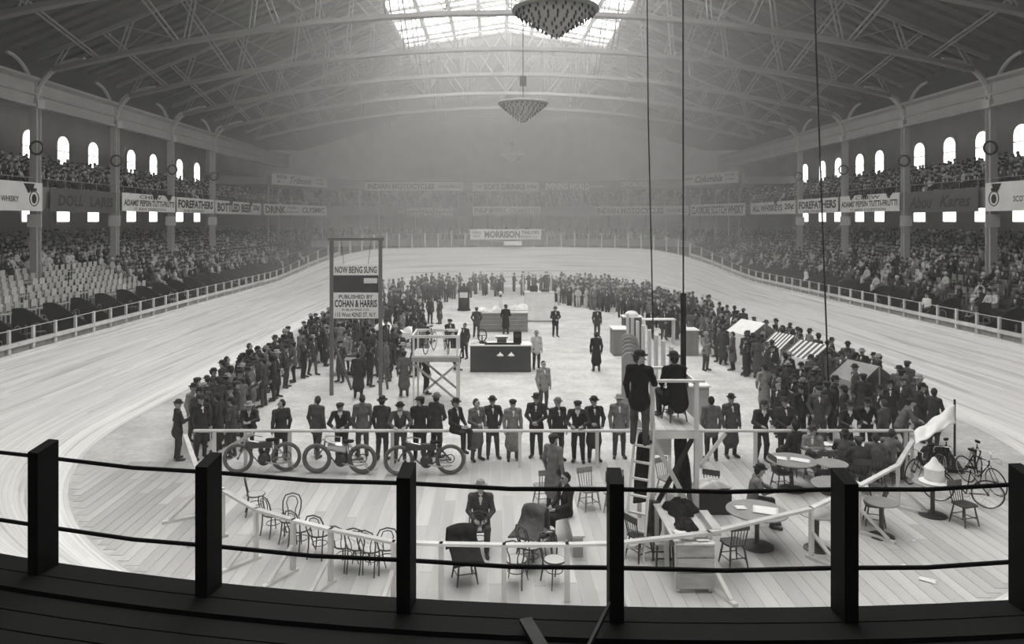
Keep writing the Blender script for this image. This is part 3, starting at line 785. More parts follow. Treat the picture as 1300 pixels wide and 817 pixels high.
for sx in (-1, 1):
    for sy in (-1, 1): m = MB(); m.beam((sx*.15, sy*.14, .44), (sx*.17, sy*.16, 0), .035, .035); m.build('leg', M_chair_d, PSTOOL)
for sy in (-1, 1): m = MB(); m.beam((-.16, sy*.15, .18), (.16, sy*.15, .18), .02, .025); m.build('stretcher', M_chair_d, PSTOOL)
tag(PSTOOL, 'square wooden stool standing under the left side of the desk', 'stool')

# overcoats: draped sheets with thickness
def drape(name, fn, nu, nv, m, label, cat='coat', loc=(0, 0, 0), rz=0, th=.03, parent=None):
    vs = []; fs = []
    for i in range(nu+1):
        for k in range(nv+1): vs.append(fn(i/nu, k/nv))
    for i in range(nu):
        for k in range(nv): a = i*(nv+1)+k; fs.append((a, a+1, a+nv+2, a+nv+1))
    me = bpy.data.meshes.new(name); me.from_pydata(vs, [], fs); me.materials.append(m); me.polygons.foreach_set('use_smooth', [True]*len(fs)); me.update()
    o = link(name, me, parent, loc, rz); md = o.modifiers.new('thickness', 'SOLIDIFY'); md.thickness = th; md.offset = 0
    if label: tag(o, label, cat)
    return o
def wob(a, b, k): return .02*math.sin(7*a+3*b+k)+.012*math.sin(15*a-5*b+2*k)
def coat_on_chair(loc, rz, label, m, k):
    def fn(u, v):
        x = (u-.5)*(.52+.14*abs(v-.4)); s = v*1.25
        if s < .45: y, z = .33+wob(u, v, k)+.05*(.45-s), .5+s*.95
        elif s < .57: t = (s-.45)/.12; y, z = .33-.14*t, .925+.03*math.sin(math.pi*t)
        else: t = (s-.57)/.68; y, z = .19-.5*t*t-.04+wob(u, v, k), .92-.44*t**.6
        return (x+.6*wob(v, u, k), y+.02, z-.05*(2*u-1)**2)
    return drape('overcoat', fn, 14, 26, m, label, 'coat', loc, rz)
coat_on_chair(P(590, 737), .3, 'black overcoat hung over the back of a spindle chair by the barrier', M_coat, 1)
M_coatg = mat('grey_wool', .09, .95, .3, 8.0, bump=.4)
coat_on_chair(P(672, 706), -.5, 'grey overcoat spread over a chair back beside the man seated sideways', M_coatg, 4)

# ------------------------------------------------------------------ round tables
def round_table(px, py, r, label, base=.26):
    q = P(px, py, .75); q.z = 0
    t = empty('round_table', q)
    m = MB(); m.lathe([(.01, .715), (r-.03, .715), (r, .725), (r, .745), (r-.015, .75), (.01, .75)], (0, 0, 0), 28); m.build('table_top', mat('table_top', .3, .5, .15, 3.0, rnd=.2), t)
    m = MB(); m.lathe([(.07, .0), (.05, .1), (.045, .3), (.05, .6), (.09, .7), (.1, .715)], (0, 0, 0), 12); m.build('pedestal', M_iron, t)
    m = MB(); m.lathe([(base, 0), (base, .025), (base*.8, .045), (.08, .07), (.05, .1)], (0, 0, 0), 16); m.build('base', M_iron, t)
    tag(t, label, 'table'); return t
T1 = round_table(961, 647, .62, 'large round pedestal table with newspaper beside the man in the bowler', .34)
T2 = round_table(1037, 650, .37, 'small bare round pedestal table next to the large newspaper table')
T3 = round_table(1119, 636, .33, 'small round pedestal table standing just outside the barrier')
T4 = round_table(1005, 583, .60, 'large round pedestal table with two flat papers behind the others', .34)
T5 = round_table(1056, 587, .38, 'small round table with a coin-sized white object on it')
T6 = round_table(1064, 614, .58, 'large round table heaped with loose papers inside the barrier', .34)
T7 = round_table(1184, 612, .42, 'round pedestal table carrying the white cone outside the barrier', .3)
def sheet(name, loc, w, d, rz, label, m=M_paper, cat='paper', bend=.015):
    def fn(u, v): return ((u-.5)*w, (v-.5)*d, .012+bend*math.sin(3*u+1)*math.sin(2.4*v+.5))
    return drape(name, fn, 6, 6, m, label, cat, loc, rz, .008)
def on(t, dx, dy): return t.location+V((dx, dy, .75))
sheet('newspaper', on(T1, .16, -.05), .5, .42, -.35, 'open newspaper on the large round table by the seated bowler man', cat='newspaper')
sheet('paper_sheet', on(T1, -.3, .1), .24, .2, .1, 'small white sheet on the large round table by the newspaper')
sheet('paper_sheet', on(T4, -.3, .1), .42, .26, -.3, 'white sheet left on the back round table')
sheet('paper_sheet', on(T4, .18, -.08), .46, .28, -.45, 'white sheet right on the back round table')
sheet('newspaper', on(T6, .36, .1), .5, .4, .5, 'crumpled newspaper heaped on the paper-strewn round table', bend=.05, cat='newspaper')
sheet('newspaper', on(T6, .4, -.18), .4, .3, -.3, 'second crumpled newspaper sliding off the paper-strewn round table', bend=.05, cat='newspaper')
# paper-strewn press table behind the rail among the seated men
ft = empty('press_table', (9.65, 19.85, 0))
m = MB(); m.box((0, 0, .73), (2.0, .75, .04)); m.build('table_top', M_pine_d, ft)
for sx in (-1, 1):
    for sy in (-1, 1): m = MB(); m.box((sx*.9, sy*.31, .355), (.07, .07, .71)); m.build('leg', M_dark, ft)
tag(ft, 'long press table strewn with newspapers among the seated men', 'table')
for i in range(7):
    sheet('newspaper', (8.85+.27*i, 19.85+random.uniform(-.2, .2), .755), .44, .34, random.uniform(-.7, .7), 'newspaper lying among others on the long press table', bend=.04, cat='newspaper')['group'] = 'newspapers on the press table'
# white cone on the outside table
wc = empty('white_cone', on(T7, .05, .02))
m = MB(); m.lathe([(.01, 0), (.3, .0), (.32, .02), (.24, .05), (.2, .06), (.01, .06)], (0, 0, 0), 20); m.build('dish', M_white, wc)
m = MB(); m.lathe([(.2, .05), (.215, .1), (.2, .32), (.19, .33)], (0, 0, 0), 18); m.build('drum', M_white, wc)
m = MB(); m.lathe([(.215, .32), (.1, .45), (.04, .56), (.005, .58)], (0, 0, 0), 18); m.build('cone_top', M_white, wc)
tag(wc, 'white cone-topped drum on a dish standing on the outside table', 'drum')

# ------------------------------------------------------------------ curved barrier and straight rail
bar = empty('curved_barrier', P(640, 763)); B0 = bar.location.copy()
RAIL = [(235, 552), (252, 600), (283, 622), (325, 646), (372, 660), (420, 672), (500, 688), (560, 690), (640, 691.5), (720, 691), (785, 689), (900, 676), (1030, 645), (1090, 617), (1140, 590), (1158, 560)]
rp = [P(a, b, 1.0) for a, b in RAIL]
for a, b in zip(rp, rp[1:]):
    m = MB(); d = (b-a).normalized()*.03; m.beam(a-d-B0, b+d-B0, .11, .05); m.build('rail', M_pine, bar)
mid = V((2.0, 20.5, 0))
for i, p in enumerate(rp):
    if i == 0: continue
    t = (rp[min(i+1, len(rp)-1)]-rp[i-1]).normalized(); n = V((t.y, -t.x, 0))
    if n.dot(p-mid) < 0: n = -n
    n.z = 0; n.normalize(); base = V((p.x, p.y, 0))-B0
    m = MB(); m.beam(base, base+V((0, 0, .975)), .09, .07, n); po = m.build('post', M_pine, bar)
    if 560 <= RAIL[i][0] <= 720:
        continue
    m = MB(); m.beam(base+n*.62+V((0, 0, .06)), base+V((0, 0, .55)), .08, .04); m.build('brace', M_pine, bar)
    m = MB(); m.beam(base-n*.1+V((0, 0, .03)), base+n*.75+V((0, 0, .03)), .1, .06); m.build('foot', M_pine, bar)
tag(bar, 'pale plank barrier on braced posts curving around the press enclosure', 'barrier')
rl = empty('straight_rail', P(640, 592)); R0 = rl.location.copy()
YR = 20.4
m = MB(); m.tube([(-8.2-R0.x, YR-R0.y, 1.0), (11.4-R0.x, YR-R0.y, 1.0)], .045, 8); m.build('rail', M_pine, rl)
for px in (272, 312, 368, 498, 590, 660, 758, 850, 890, 959, 1060, 1150):
    x = XY(px, YR); m = MB(); m.box((x-R0.x, YR-R0.y, .48), (.09, .07, .96)); m.build('post', M_pine, rl)
for x0, x1 in ((XY(322, YR), XY(255, YR)), (XY(920, YR), XY(890, YR))):
    m = MB(); m.beam((x0-R0.x, YR-R0.y-.06, .95), (x1-R0.x, YR-R0.y-.06, .1), .04, .1); m.build('brace', M_pine, rl)
tag(rl, 'pale round rail on posts crossing behind the motorcycles and tower', 'barrier')

# canvas sheet slung from the barrier end
c4 = [P(1160, 548, 1.0), P(1163, 564, 1.0), P(1213, 536, 1.15), P(1212, 512, 1.5)]
def fn(u, v):
    a = c4[0].lerp(c4[3], u); b = c4[1].lerp(c4[2], u); p = a.lerp(b, v); return (p.x, p.y, p.z+.05*math.sin(9*u+4*v)*math.sin(math.pi*v)+.03*math.sin(17*u))
drape('canvas_sheet', fn, 16, 8, M_white, 'white canvas sheet slung from the barrier end to a pole', 'canvas', th=.02)
tp = MB(); q = P(1213, 600); tp.tube([(c4[3].x, c4[3].y, 0), (c4[3].x, c4[3].y, 1.62)], .03, 6); tag(tp.build('tent_pole', M_dark), 'thin dark pole propping the white canvas sheet', 'pole')

# ------------------------------------------------------------------ officials' tower
TX0, TX1, TYF, TYB = XY(828, 15.6), XY(884, 15.6), 15.6, 17.0
tw = empty('lookout_tower', ((TX0+TX1)/2, (TYF+TYB)/2, 0)); W0 = tw.location.copy()
for x in (TX0, TX1):
    for y in (TYF, TYB): m = MB(); m.box((x-W0.x, y-W0.y, 1.68), (.09, .09, 3.36)); m.build('post', M_pine, tw)
for i in range(6):
    x = TX0-.12+(TX1-TX0+.3)*(i+.5)/6; m = MB(); m.box((x-W0.x, 0, 2.36), ((TX1-TX0+.3)/6-.008, TYB-TYF+.15, .035)); m.build('platform_board', M_pine, tw)
for y in (TYF, TYB):
    m = MB(); m.box((0, y-W0.y-.05*(1 if y == TYF else -1), 2.27), (TX1-TX0+.1, .035, .15)); m.build('bearer', M_pine, tw)
    m = MB(); m.box((.02, y-W0.y, 3.38), (TX1-TX0+.3, .12, .05)); m.build('hand_rail', M_pine, tw)
for x in (TX0, TX1):
    m = MB(); m.box((x-W0.x, 0, 2.27), (.035, TYB-TYF, .15)); m.build('bearer', M_pine, tw)
m = MB(); m.box((TX1-W0.x, 0, 3.33), (.05, TYB-TYF, .1)); m.build('hand_rail', M_pine, tw)
m = MB(); m.beam((TX0-W0.x, TYF-W0.y+.07, 2.2), (TX1-W0.x, TYF-W0.y+.07, .5), .03, .1); m.build('cross_brace', M_pine, tw)
m = MB(); m.beam((TX1-W0.x, TYF-W0.y+.11, 2.25), (TX0-W0.x, TYF-W0.y+.11, .55), .03, .1); m.build('cross_brace', M_dark, tw)
m = MB(); m.beam((TX1-W0.x+.0, TYB-W0.y, 2.25), (TX1-W0.x, TYF-W0.y, .6), .03, .1); m.build('cross_brace', M_pine, tw)
m = MB(); m.box((-.06, TYB-W0.y+.09, 1.75), (.7, .03, .75)); m.build('panel', M_pine, tw)
tag(tw, 'tall pale timber lookout tower with railed platform and crossed braces', 'tower')
# ladder
ld = empty('ladder', (TX0-.35, TYF-.35, 0))
A0, A1 = V((-.2, -.45, 0)), V((.22, .45, 2.5)); s_ = V((.17, -.1, 0))
for k in (-1, 1): m = MB(); m.beam(A0+s_*k, A1+s_*k, .04, .1, (0, -1, 0)); m.build('stile', M_pine, ld)
for i in range(8): q = A0.lerp(A1, (i+.7)/8.2); m = MB(); m.beam(q-s_, q+s_, .07, .035); m.build('rung', M_pine, ld)
tag(ld, 'pale wooden ladder leaning against the side of the lookout tower', 'ladder')
# chair on the tower
place(PSD, (XY(856, 16.3), 16.3, 2.378), math.pi+.25, 'dark spindle-back chair up on the tower platform')
# hanging coats under the tower
def hang(x, y, z1, z0, w, label, k, m=M_coat):
    def fn(u, v): a = (u-.5)*w*(.5+.6*v**.5); return (x+a+wob(u, v, k), y+.09*math.sin(3.1*u)+1.2*wob(v, u*1.7, k+1), z1+(z0-z1)*v)
    return drape('overcoat', fn, 10, 20, m, label, 'coat', th=.05)
hang(TX0-.12, TYF+.3, 2.2, .72, .34, 'long black coat hanging from the tower beside the ladder', 2)
hang(TX1-.22, TYF+.35, 2.2, .95, .32, 'black coat hanging inside the right posts of the tower', 5)
hang(TX0-.02, TYF-.22, .95, .12, .3, 'grey cloth hanging below the ladder head at the desk end', 7, M_coatg)

# ------------------------------------------------------------------ plank desk
M_knot = mat('knotty_pine', .4, .7, .3, 5.0, (.5, 1, 1.6), rnd=.25)
dk = empty('plank_desk', (3.62, 14.45, 0)); dx0, dx1, dy0, dy1 = 3.26, 3.98, 13.5, 15.4
for i in range(5):
    x = dx0+(dx1-dx0)*(i+.5)/5; m = MB(); m.box((x-3.62, 0, .88), ((dx1-dx0)/5-.006, dy1-dy0+.04, .035)); m.build('top_plank', M_pine, dk)
zz = 0.07
for hgt in (.3, .27, .22): m = MB(); m.box((0, dy0-14.45, zz+hgt/2), (.68, .03, hgt-.022)); m.build('front_plank', M_knot, dk); zz += hgt
for x in (-.3, .3):
    for y in (-.85, 0, .88): m = MB(); m.box((x, y, .43), (.08, .08, .86)); m.build('leg', M_pine, dk)
zz = .1
for hgt in (.26, .26, .24): m = MB(); m.box((.34, 0, zz+hgt/2), (.025, 1.85, hgt-.012)); m.build('side_plank', M_pine_d, dk); zz += hgt
tag(dk, 'rough plank desk with knotty boarded front below the tower', 'desk')
bx = MB(); bx.box((4.1, 14.25, .97), (.16, .9, .13)); tag(bx.build('board_end', M_pine), 'short pale plank lying along the desk edge beside the coats', 'plank')
def pile(cx, cy, z, rx, ry, h, k, label, m=M_coat, cat='coat'):
    def fn(u, v):
        a = 2*math.pi*u; r = v; q = 1+.18*math.sin(3*a+k)+.1*math.sin(7*a+2*k)
        zz = h*(1-r**4)*(.8+.22*math.sin(3*a+5*r+k)*r+.2*math.sin(9*r*math.cos(a-k))*(1-r)+.12*math.sin(6*a+11*r+2*k)*r)
        return (cx+rx*r*math.cos(a)*q, cy+ry*r*math.sin(a)*q, z+max(.012, zz))
    return drape('overcoat', fn, 36, 12, m, label, cat, th=.02)
pile(3.72, 14.95, .905, .32, .36, .26, 1, 'heap of black overcoats thrown on the plank desk')
pile(3.62, 14.25, .905, .2, .3, .14, 3, 'black overcoat folded on the middle of the plank desk')
for a, b, r, n in ((3.45, 13.95, .2, 'near the folded coat'), (3.5, 13.72, -.35, 'at the barrier end'), (3.78, 13.65, .15, 'beside the pale plank')):
    sheet('paper_sheet', (a, b, .905), .26, .2, r, f'loose white sheet on the plank desk {n}')
hp = P(900, 618, .55); m = MB(); m.box((hp.x, hp.y, .27), (.9, .5, .54)); tag(m.build('packing_case', M_dark), 'low dark case under the heap of light clothes behind the tower', 'case')
pile(hp.x, hp.y, .55, .42, .26, .2, 2, 'heap of light clothes on the low case behind the tower', M_canvas, 'clothes')
sb = MB(); q = P(782, 617); sb.box((q.x, q.y+.2, .13), (.42, .36, .26)); tag(sb.build('wooden_box', M_dark), 'small dark box on the floor left of the ladder', 'box')
bn = empty('low_bench', P(727, 680)); 
m = MB(); m.box((0, .0, .46), (.24, 2.3, .04)); m.build('seat', M_pine, bn)
for y in (-1.0, 1.0): m = MB(); m.box((0, y, .22), (.2, .05, .44)); m.build('leg', M_pine_d, bn)
tag(bn, 'narrow pale plank bench running back from the barrier', 'bench')

# ------------------------------------------------------------------ motorcycles and bicycles
def wheel(parent, x, r, tr, rim, name='wheel', ns=14, y=0, tyre=None):
    m = MB(); m.tube([V((x+(r-tr)*math.cos(a), y, r+(r-tr)*math.sin(a))) for a in [2*math.pi*i/28 for i in range(28)]], tr, 7, True)
    wo = m.build(name, tyre or M_tyre, parent, True)
    m = MB(); m.tube([V((x+(r-2*tr)*math.cos(a), y, r+(r-2*tr)*math.sin(a))) for a in [2*math.pi*i/24 for i in range(24)]], .012, 4, True); m.build('rim', rim, wo)
    m = MB(); m.tube([(x, y-.05, r), (x, y+.05, r)], .03, 8); m.build('hub', M_iron, wo)
    m = MB()
    for i in range(ns):
        a = 2*math.pi*i/ns; m.tube([(x, y+(.03 if i % 2 else -.03), r), (x+(r-2*tr)*math.cos(a), y, r+(r-2*tr)*math.sin(a))], .003, 3)
    m.build('spokes', M_steel, wo); return wo
def motorcycle(loc, wb, kind, label, flip=1, rz=0):
    """local x along the machine, front wheel at -wb/2"""
    t = empty('motorcycle', loc, rz); tr = .055 if kind == 1 else .045; r = .4
    for x in (-wb/2, wb/2): wheel(t, x, r, tr, M_iron, ty if False else 'wheel')
    hx = -wb/2+.22; tank = M_steel if kind == 1 else M_iron
    fm = M_steelw if kind == 0 else M_iron
    m = MB(); m.tube([(hx, 0, .86), (hx-.03, 0, .62)], .022, 6)
    m.tube([(hx, 0, .84), (wb/2-.38, 0, .8), (wb/2-.33, 0, .42)], .017, 6); m.tube([(hx-.02, 0, .66), (-.12, 0, .3), (.18, 0, .26), (wb/2-.33, 0, .4)], .019, 6)
    for y in (-.05, .05): m.tube([(wb/2-.36, y, .78), (wb/2, y, r)], .012, 5); m.tube([(wb/2-.33, y, .36), (wb/2, y, r)], .013, 5)
    m.build('frame', fm, t)
    m = MB()
    for y in (-.05, .05): m.tube([(hx-.02, y, .7), (-wb/2+.06, y, .52), (-wb/2, y, r)], .013, 5)
    m.build('fork', fm, t)
    m = MB(); 
    for s in (-1, 1): m.tube([(hx, 0, .9), (hx-.03, s*.14, .94), (hx+.12, s*.25, .93), (hx+.36, s*.27, .88)], .013, 5)
    m.build('handlebar', M_steel, t)
    m = MB()
    if kind == 1: m.tube([(hx+.08, 0, .74), (hx+.1, 0, .74), (wb/2-.42, 0, .68), (wb/2-.4, 0, .68)], [.06, .13, .13, .06], 12)
    else: m.box(((hx+wb/2-.4)/2, 0, .745), (wb/2-.45-hx+.1, .15, .15))
    m.build('fuel_tank', tank, t, smooth=(kind == 1))
    m = MB(); m.lathe([(.02, -.09), (.16, -.08), (.17, 0), (.16, .08), (.02, .09)], (.05, 0, .36), 14, rot=Euler((math.pi/2, 0, 0))); m.build('crankcase', M_iron, t, True)
    for an in (-.35, .35):
        q = V((math.sin(an), 0, math.cos(an))); m = MB()
        for k in range(6): m.tube([V((.05, 0, .36))+q*(.13+.028*k), V((.05, 0, .36))+q*(.145+.028*k)], .075, 10)
        m.tube([V((.05, 0, .36))+q*.1, V((.05, 0, .36))+q*.31], .055, 10); m.build('cylinder', M_iron, t)
    m = MB(); m.lathe([(.01, -.03), (.1, -.02), (.11, .03), (.01, .04)], (wb/2-.38, 0, .86), 12, 1.5, .9); m.build('saddle', M_black, t, True)
    m = MB(); m.tube([V((wb/2+.11*math.cos(a), .06, r+.11*math.sin(a))) for a in [2*math.pi*i/16 for i in range(16)]], .012, 4, True)
    m.tube([(.05, .06, .42), (wb/2, .06, r+.11)], .008, 4); m.tube([(.05, .06, .3), (wb/2, .06, r-.11)], .008, 4); m.build('drive_belt', M_black, t)
    m = MB(); m.tube([(.1, -.09, .3), (.4, -.1, .24), (wb/2+.05, -.1, .27)], .02, 6); m.build('exhaust_pipe', M_steel, t)
    if kind != 2: m = MB(); m.tube([(wb/2, .07, r), (wb/2+.2, .07, .1), (wb/2+.42, .07, .13)], .012, 5); m.tube([(wb/2, -.07, r), (wb/2+.2, -.07, .1), (wb/2+.42, -.07, .13)], .012, 5); m.build('stand', M_steel, t)
    for s in (-1, 1): m = MB(); m.tube([(.1, s*.07, .28), (.1, s*.18, .28)], .014, 5); m.build('pedal', M_iron, t)
    tag(t, label, 'motorcycle'); return t
motorcycle((XY(333, 20.0), 20.0, 0), 1.25, 0, 'thin-framed motorcycle with pale frame tubes propped at the rail end', rz=.12)
motorcycle((XY(431, 19.9), 19.9, 0), 1.22, 1, 'motorcycle with a fat bright cylindrical tank parked at the rail', rz=-.05)
motorcycle((XY(539, 19.8), 19.8, 0), 1.36, 2, 'dark motorcycle with a slim flat tank below the man perched on the rail', rz=.06)
def bicycle(loc, rz, label, lean=0, z=0, m_=None, group=None):
    fm = m_ or M_black; t = empty('bicycle', loc); t.rotation_euler = (lean, 0, rz); r = .34
    for x in (-.5, .5): wheel(t, x, r, .015, M_steel, ns=18, tyre=M_black)
    m = MB(); m.tube([(-.36, 0, .8), (.14, 0, .82)], .014, 6); m.tube([(-.34, 0, .72), (.07, 0, .28)], .016, 6); m.tube([(.16, 0, .88), (.07, 0, .28)], .014, 6)
    for y in (-.04, .04): m.tube([(.15, 0, .8), (.5, y, r)], .008, 5); m.tube([(.07, 0, .28), (.5, y, r)], .008, 5)
    m.build('frame', fm, t)
    m = MB(); m.tube([(-.37, 0, .84), (-.34, 0, .7)], .016, 6)
    for y in (-.05, .05): m.tube([(-.345, y*.6, .7), (-.42, y, .5), (-.5, y, r)], .01, 5)
    m.build('fork', fm, t)
    m = MB()
    for s in (-1, 1): m.tube([(-.37, 0, .87), (-.43, s*.04, .88), (-.45, s*.17, .88), (-.52, s*.2, .83), (-.5, s*.21, .74), (-.38, s*.21, .73)], .011, 5)
    m.build('handlebar', M_steel, t)
    m = MB(); m.lathe([(.01, -.02), (.07, -.01), (.08, .02), (.01, .035)], (.17, 0, .93), 10, 1.7, .8); m.build('saddle', M_black, t, True)
    m = MB(); m.tube([V((.07+.09*math.cos(a), .03, .28+.09*math.sin(a))) for a in [2*math.pi*i/14 for i in range(14)]], .008, 4, True); m.tube([(.07, .05, .28), (-.06, .06, .17)], .01, 4); m.tube([(.07, -.05, .28), (.2, -.06, .39)], .01, 4); m.build('crank', M_steel, t)
    tag(t, label, 'bicycle', group); return t
bicycle(P(1236, 607), 1.15, 'racing bicycle leaning at the track end of the bicycle heap', .12)
bicycle(P(1205, 605), .9, 'racing bicycle leaning in the heap under the canvas sheet', -.1)
bicycle(P(1222, 640), -.5, 'racing bicycle with bright handlebars above the dark chair', .1)
bicycle(P(1172, 610), .5, 'racing bicycle half hidden behind the table with the white cone', .12)
bicycle(P(1247, 620), 1.7, 'racing bicycle at the outer edge of the bicycle heap', -.15)
pile(P(1203, 600).x, P(1203, 600).y+.5, 0, .5, .6, .6, 4, 'dark tarpaulin heap among the stacked racing bicycles', M_dark, 'tarpaulin')

M_frame = mat('frame_timber', .14, .7, .2, 3.0, (1, 1, .3))
# ------------------------------------------------------------------ song board
sbx0, sbx1, sby = XY(421, 28.9), XY(483, 28.9), 28.9
fr = empty('hoarding_stand', ((sbx0+sbx1)/2, sby, 0)); hw = (sbx1-sbx0)/2
for s in (-1, 1):
    m = MB(); m.box((s*hw, 0, 3.03), (.13, .13, 6.06)); m.build('post', M_frame, fr)
m = MB(); m.box((0, 0, 6.02), (2*hw+.28, .16, .1)); m.build('lintel', M_frame, fr)
m = MB(); m.beam((-hw, -.02, 2.3), (-hw+.6, .9, 0), .08, .08); m.build('brace', M_frame, fr)
m = MB(); m.beam((hw, -.02, 2.3), (hw+.12, 1.1, 0), .08, .08); m.build('brace', M_frame, fr)
for s in (-1, 1):
    m = MB(); m.tube([(s*hw*.62, 0, 6.0), (s*hw*.5, 0, 5.05)], .008, 4); m.build('hanging_wire', M_iron, fr)
tag(fr, 'tall narrow timber frame holding the song announcement board', 'frame')
sg = empty('song_board', ((sbx0+sbx1)/2, sby-.02, 4.0)); bw = 2*hw-.16
def panel(z0, z1, m_): m = MB(); m.box((0, 0, (z0+z1)/2-4.0), (bw, .05, z1-z0-.01)); return m.build('panel', m_, sg)
panel(4.63, 5.05, M_board); panel(3.96, 4.63, M_signd); panel(2.96, 3.96, M_board)
letters(sg, 'NOW BEING SUNG', bw*.93, .26, 0, .84, -.03, M_ink, .02)
m = MB(); m.box((bw*.33, -.03, .42), (bw*.3, .02, .2)); m.build('patch', M_boardg, sg)
for i, (s, z) in enumerate((('A NEW SONG', .42), ('THE LATEST BALLAD', .2), ('HIT', .03))):
    pass
letters(sg, 'PUBLISHED BY', bw*.76, .15, 0, -.2, -.03, M_ink, .02)
letters(sg, 'COHAN & HARRIS', bw*.95, .29, 0, -.46, -.03, M_ink, .03)
letters(sg, 'PUBLISHING CO.', bw*.62, .09, 0, -.7, -.03, M_ink, .01)
letters(sg, '115 West 42ND ST. N.Y.', bw*.92, .17, 0, -.89, -.03, M_ink, .015)
tag(sg, 'song announcement board with white panels and dark middle in the frame', 'sign')

# ------------------------------------------------------------------ bicycle display stand
ds = empty('display_stand', (XY(554, 27.3), 27.6, 0)); 
for sx in (-1, 1):
    for sy in (-.9, .9): m = MB(); m.box((sx*.78, sy*.85, 1.3), (.07, .07, 2.6)); m.build('post', M_pine, ds)
m = MB(); m.box((0, 0, 1.86), (1.7, 1.65, .05)); m.build('deck', M_pine, ds)
m = MB(); m.box((0, -.8, 1.78), (1.7, .04, .22)); m.build('apron_board', M_pine_d, ds)
for sy in (-1, 1): m = MB(); m.box((0, sy*.8, 2.58), (1.75, .08, .1)); m.build('top_rail', M_pine, ds)
for sx in (-1, 1): m = MB(); m.box((sx*.82, 0, 2.58), (.08, 1.6, .1)); m.build('top_rail', M_pine, ds)
for a, b in (((-.78, -.8, 1.6), (.78, -.8, .3)), ((.78, -.8, 1.6), (-.4, -.8, .6)), ((-.78, .78, 1.6), (.78, .78, .3))):
    m = MB(); m.beam(a, b, .04, .08); m.build('cross_brace', M_pine_d, ds)
tag(ds, 'pale timber display stand with crossed braces carrying two bicycles', 'stand')
bicycle((XY(545, 27.3), 27.6, 1.89), 1.35, 'racing bicycle on the left side of the timber display stand')
bicycle((XY(566, 27.3), 27.6, 1.89), 1.75, 'racing bicycle on the right side of the timber display stand')

# ------------------------------------------------------------------ counters and booths on the infield
def counter(x0, x1, y, dep, h, label, front, top, over=.05, z0=0, seams=0):
    t = empty('counter', ((x0+x1)/2, y+dep/2, 0)); w_ = x1-x0
    if seams:
        for i in range(seams): hh = (h-.06)/seams; m = MB(); m.box((0, -dep/2+.02, hh*(i+.5)), (w_, .04, hh-.012)); m.build('front_board', front, t)
    else: m = MB(); m.box((0, -dep/2+.02, (h-.06)/2), (w_, .04, h-.06)); m.build('front_panel', front, t)
    for s in (-1, 1): m = MB(); m.box((s*(w_/2-.02), .02, (h-.06)/2), (.04, dep-.05, h-.06)); m.build('side_panel', front, t)
    m = MB(); m.box((0, 0, h-.03), (w_+2*over, dep+2*over, .06)); m.build('counter_top', top, t)
    tag(t, label, 'counter'); return t
c1 = counter(XY(597, 33.3), XY(674, 33.3), 33.3, .95, 1.22, 'long dark counter with a white top carrying office machines', mat('dark_counter', .05, .5, .3, 1.5, (.3, 1, 1)), M_white)
def machine(kind, x, y, z, label):
    t = empty(kind, (x, y, z))
    if kind == 'typewriter':
        m = MB(); m.box((0, 0, .1), (.42, .4, .2)); m.build('body', M_iron, t)
        m = MB(); m.tube([(-.28, .08, .26), (.28, .08, .26)], .06, 10); m.build('platen', M_steel, t)
        for i in range(4): m = MB(); m.box((0, -.08-.05*i, .19-.04*i), (.36, .035, .02)); m.build('key_row', M_steel, t)
    elif kind == 'telegraph_key_stand':
        m = MB(); m.box((0, 0, .03), (.4, .3, .06)); m.build('base', M_dark, t)
        m = MB(); m.tube([V((0, 0, .36))+V((.2*math.cos(a), 0, .28*math.sin(a))) for a in [2*math.pi*i/16 for i in range(16)]], .03, 6, True); m.build('wheel_ring', M_iron, t)
        m = MB(); m.tube([(0, 0, .05), (0, 0, .36)], .03, 6); m.tube([(-.2, 0, .36), (.2, 0, .36)], .015, 5); m.build('stem', M_iron, t)
    else:
        m = MB(); m.box((0, 0, .25), (.36, .3, .5)); m.build('case', M_black, t)
        m = MB(); m.box((0, -.16, .34), (.26, .02, .14)); m.build('dial_plate', M_iron, t)
        m = MB(); m.tube([(-.1, 0, .5), (-.1, 0, .56), (.1, 0, .56), (.1, 0, .5)], .015, 5); m.build('handle', M_iron, t)
    return tag(t, label, kind.split('_')[0])
zc = 1.22
machine('telegraph_key_stand', XY(612, 33.6), 33.7, zc, 'upright wheeled machine at the left end of the dark counter')
machine('typewriter', XY(637, 33.6), 33.75, zc, 'bright typewriter in the middle of the dark counter')
machine('register', XY(657, 33.6), 33.8, zc, 'black upright register at the right end of the dark counter')
tr_ = MB(); tr_.box((XY(638, 33.6), 33.45, zc+.02), (1.6, .34, .04)); tag(tr_.build('black_tray', M_black), 'long black tray on the front edge of the dark counter', 'tray')
for px in (602,): pile(XY(px, 33.6), 33.6, zc, .2, .2, .15, 2, 'small pale bundle on the left corner of the dark counter', M_canvas, 'bundle')
for px in (635, 649):
    q = V((XY(px, 33.2), 33.28, 0)); m = MB(); m.lathe([(.16, .0), (.12, .06), (.05, .1), (.02, .16)], (0, 0, 0), 12); tag(m.build('lamp_reflector', M_board, None, True, (q.x, q.y-.12, .75)), 'small pale reflector fixed to the dark counter front', 'reflector', 'counter front reflectors')
c2 = counter(XY(608, 45.5), XY(670, 45.5), 45.5, 1.3, 1.18, 'grey boarded lunch counter heaped with white linen', mat('grey_boards', .2, .7, .2, 2.0), M_pine, seams=5)
for px, w_, k in ((612, .35, 1), (630, .3, 2), (655, .45, 3), (664, .4, 4)):
    pile(XY(px, 46), 46.0+.1*k, 1.18, w_, .35, .2+.06*k, k, ['heap of white linen on the left end of the lunch counter', 'low heap of white linen by the clock post', 'heap of white linen beside the draped booth', 'tall heap of white linen at the right end of the lunch counter'][k-1], M_white, 'linen')
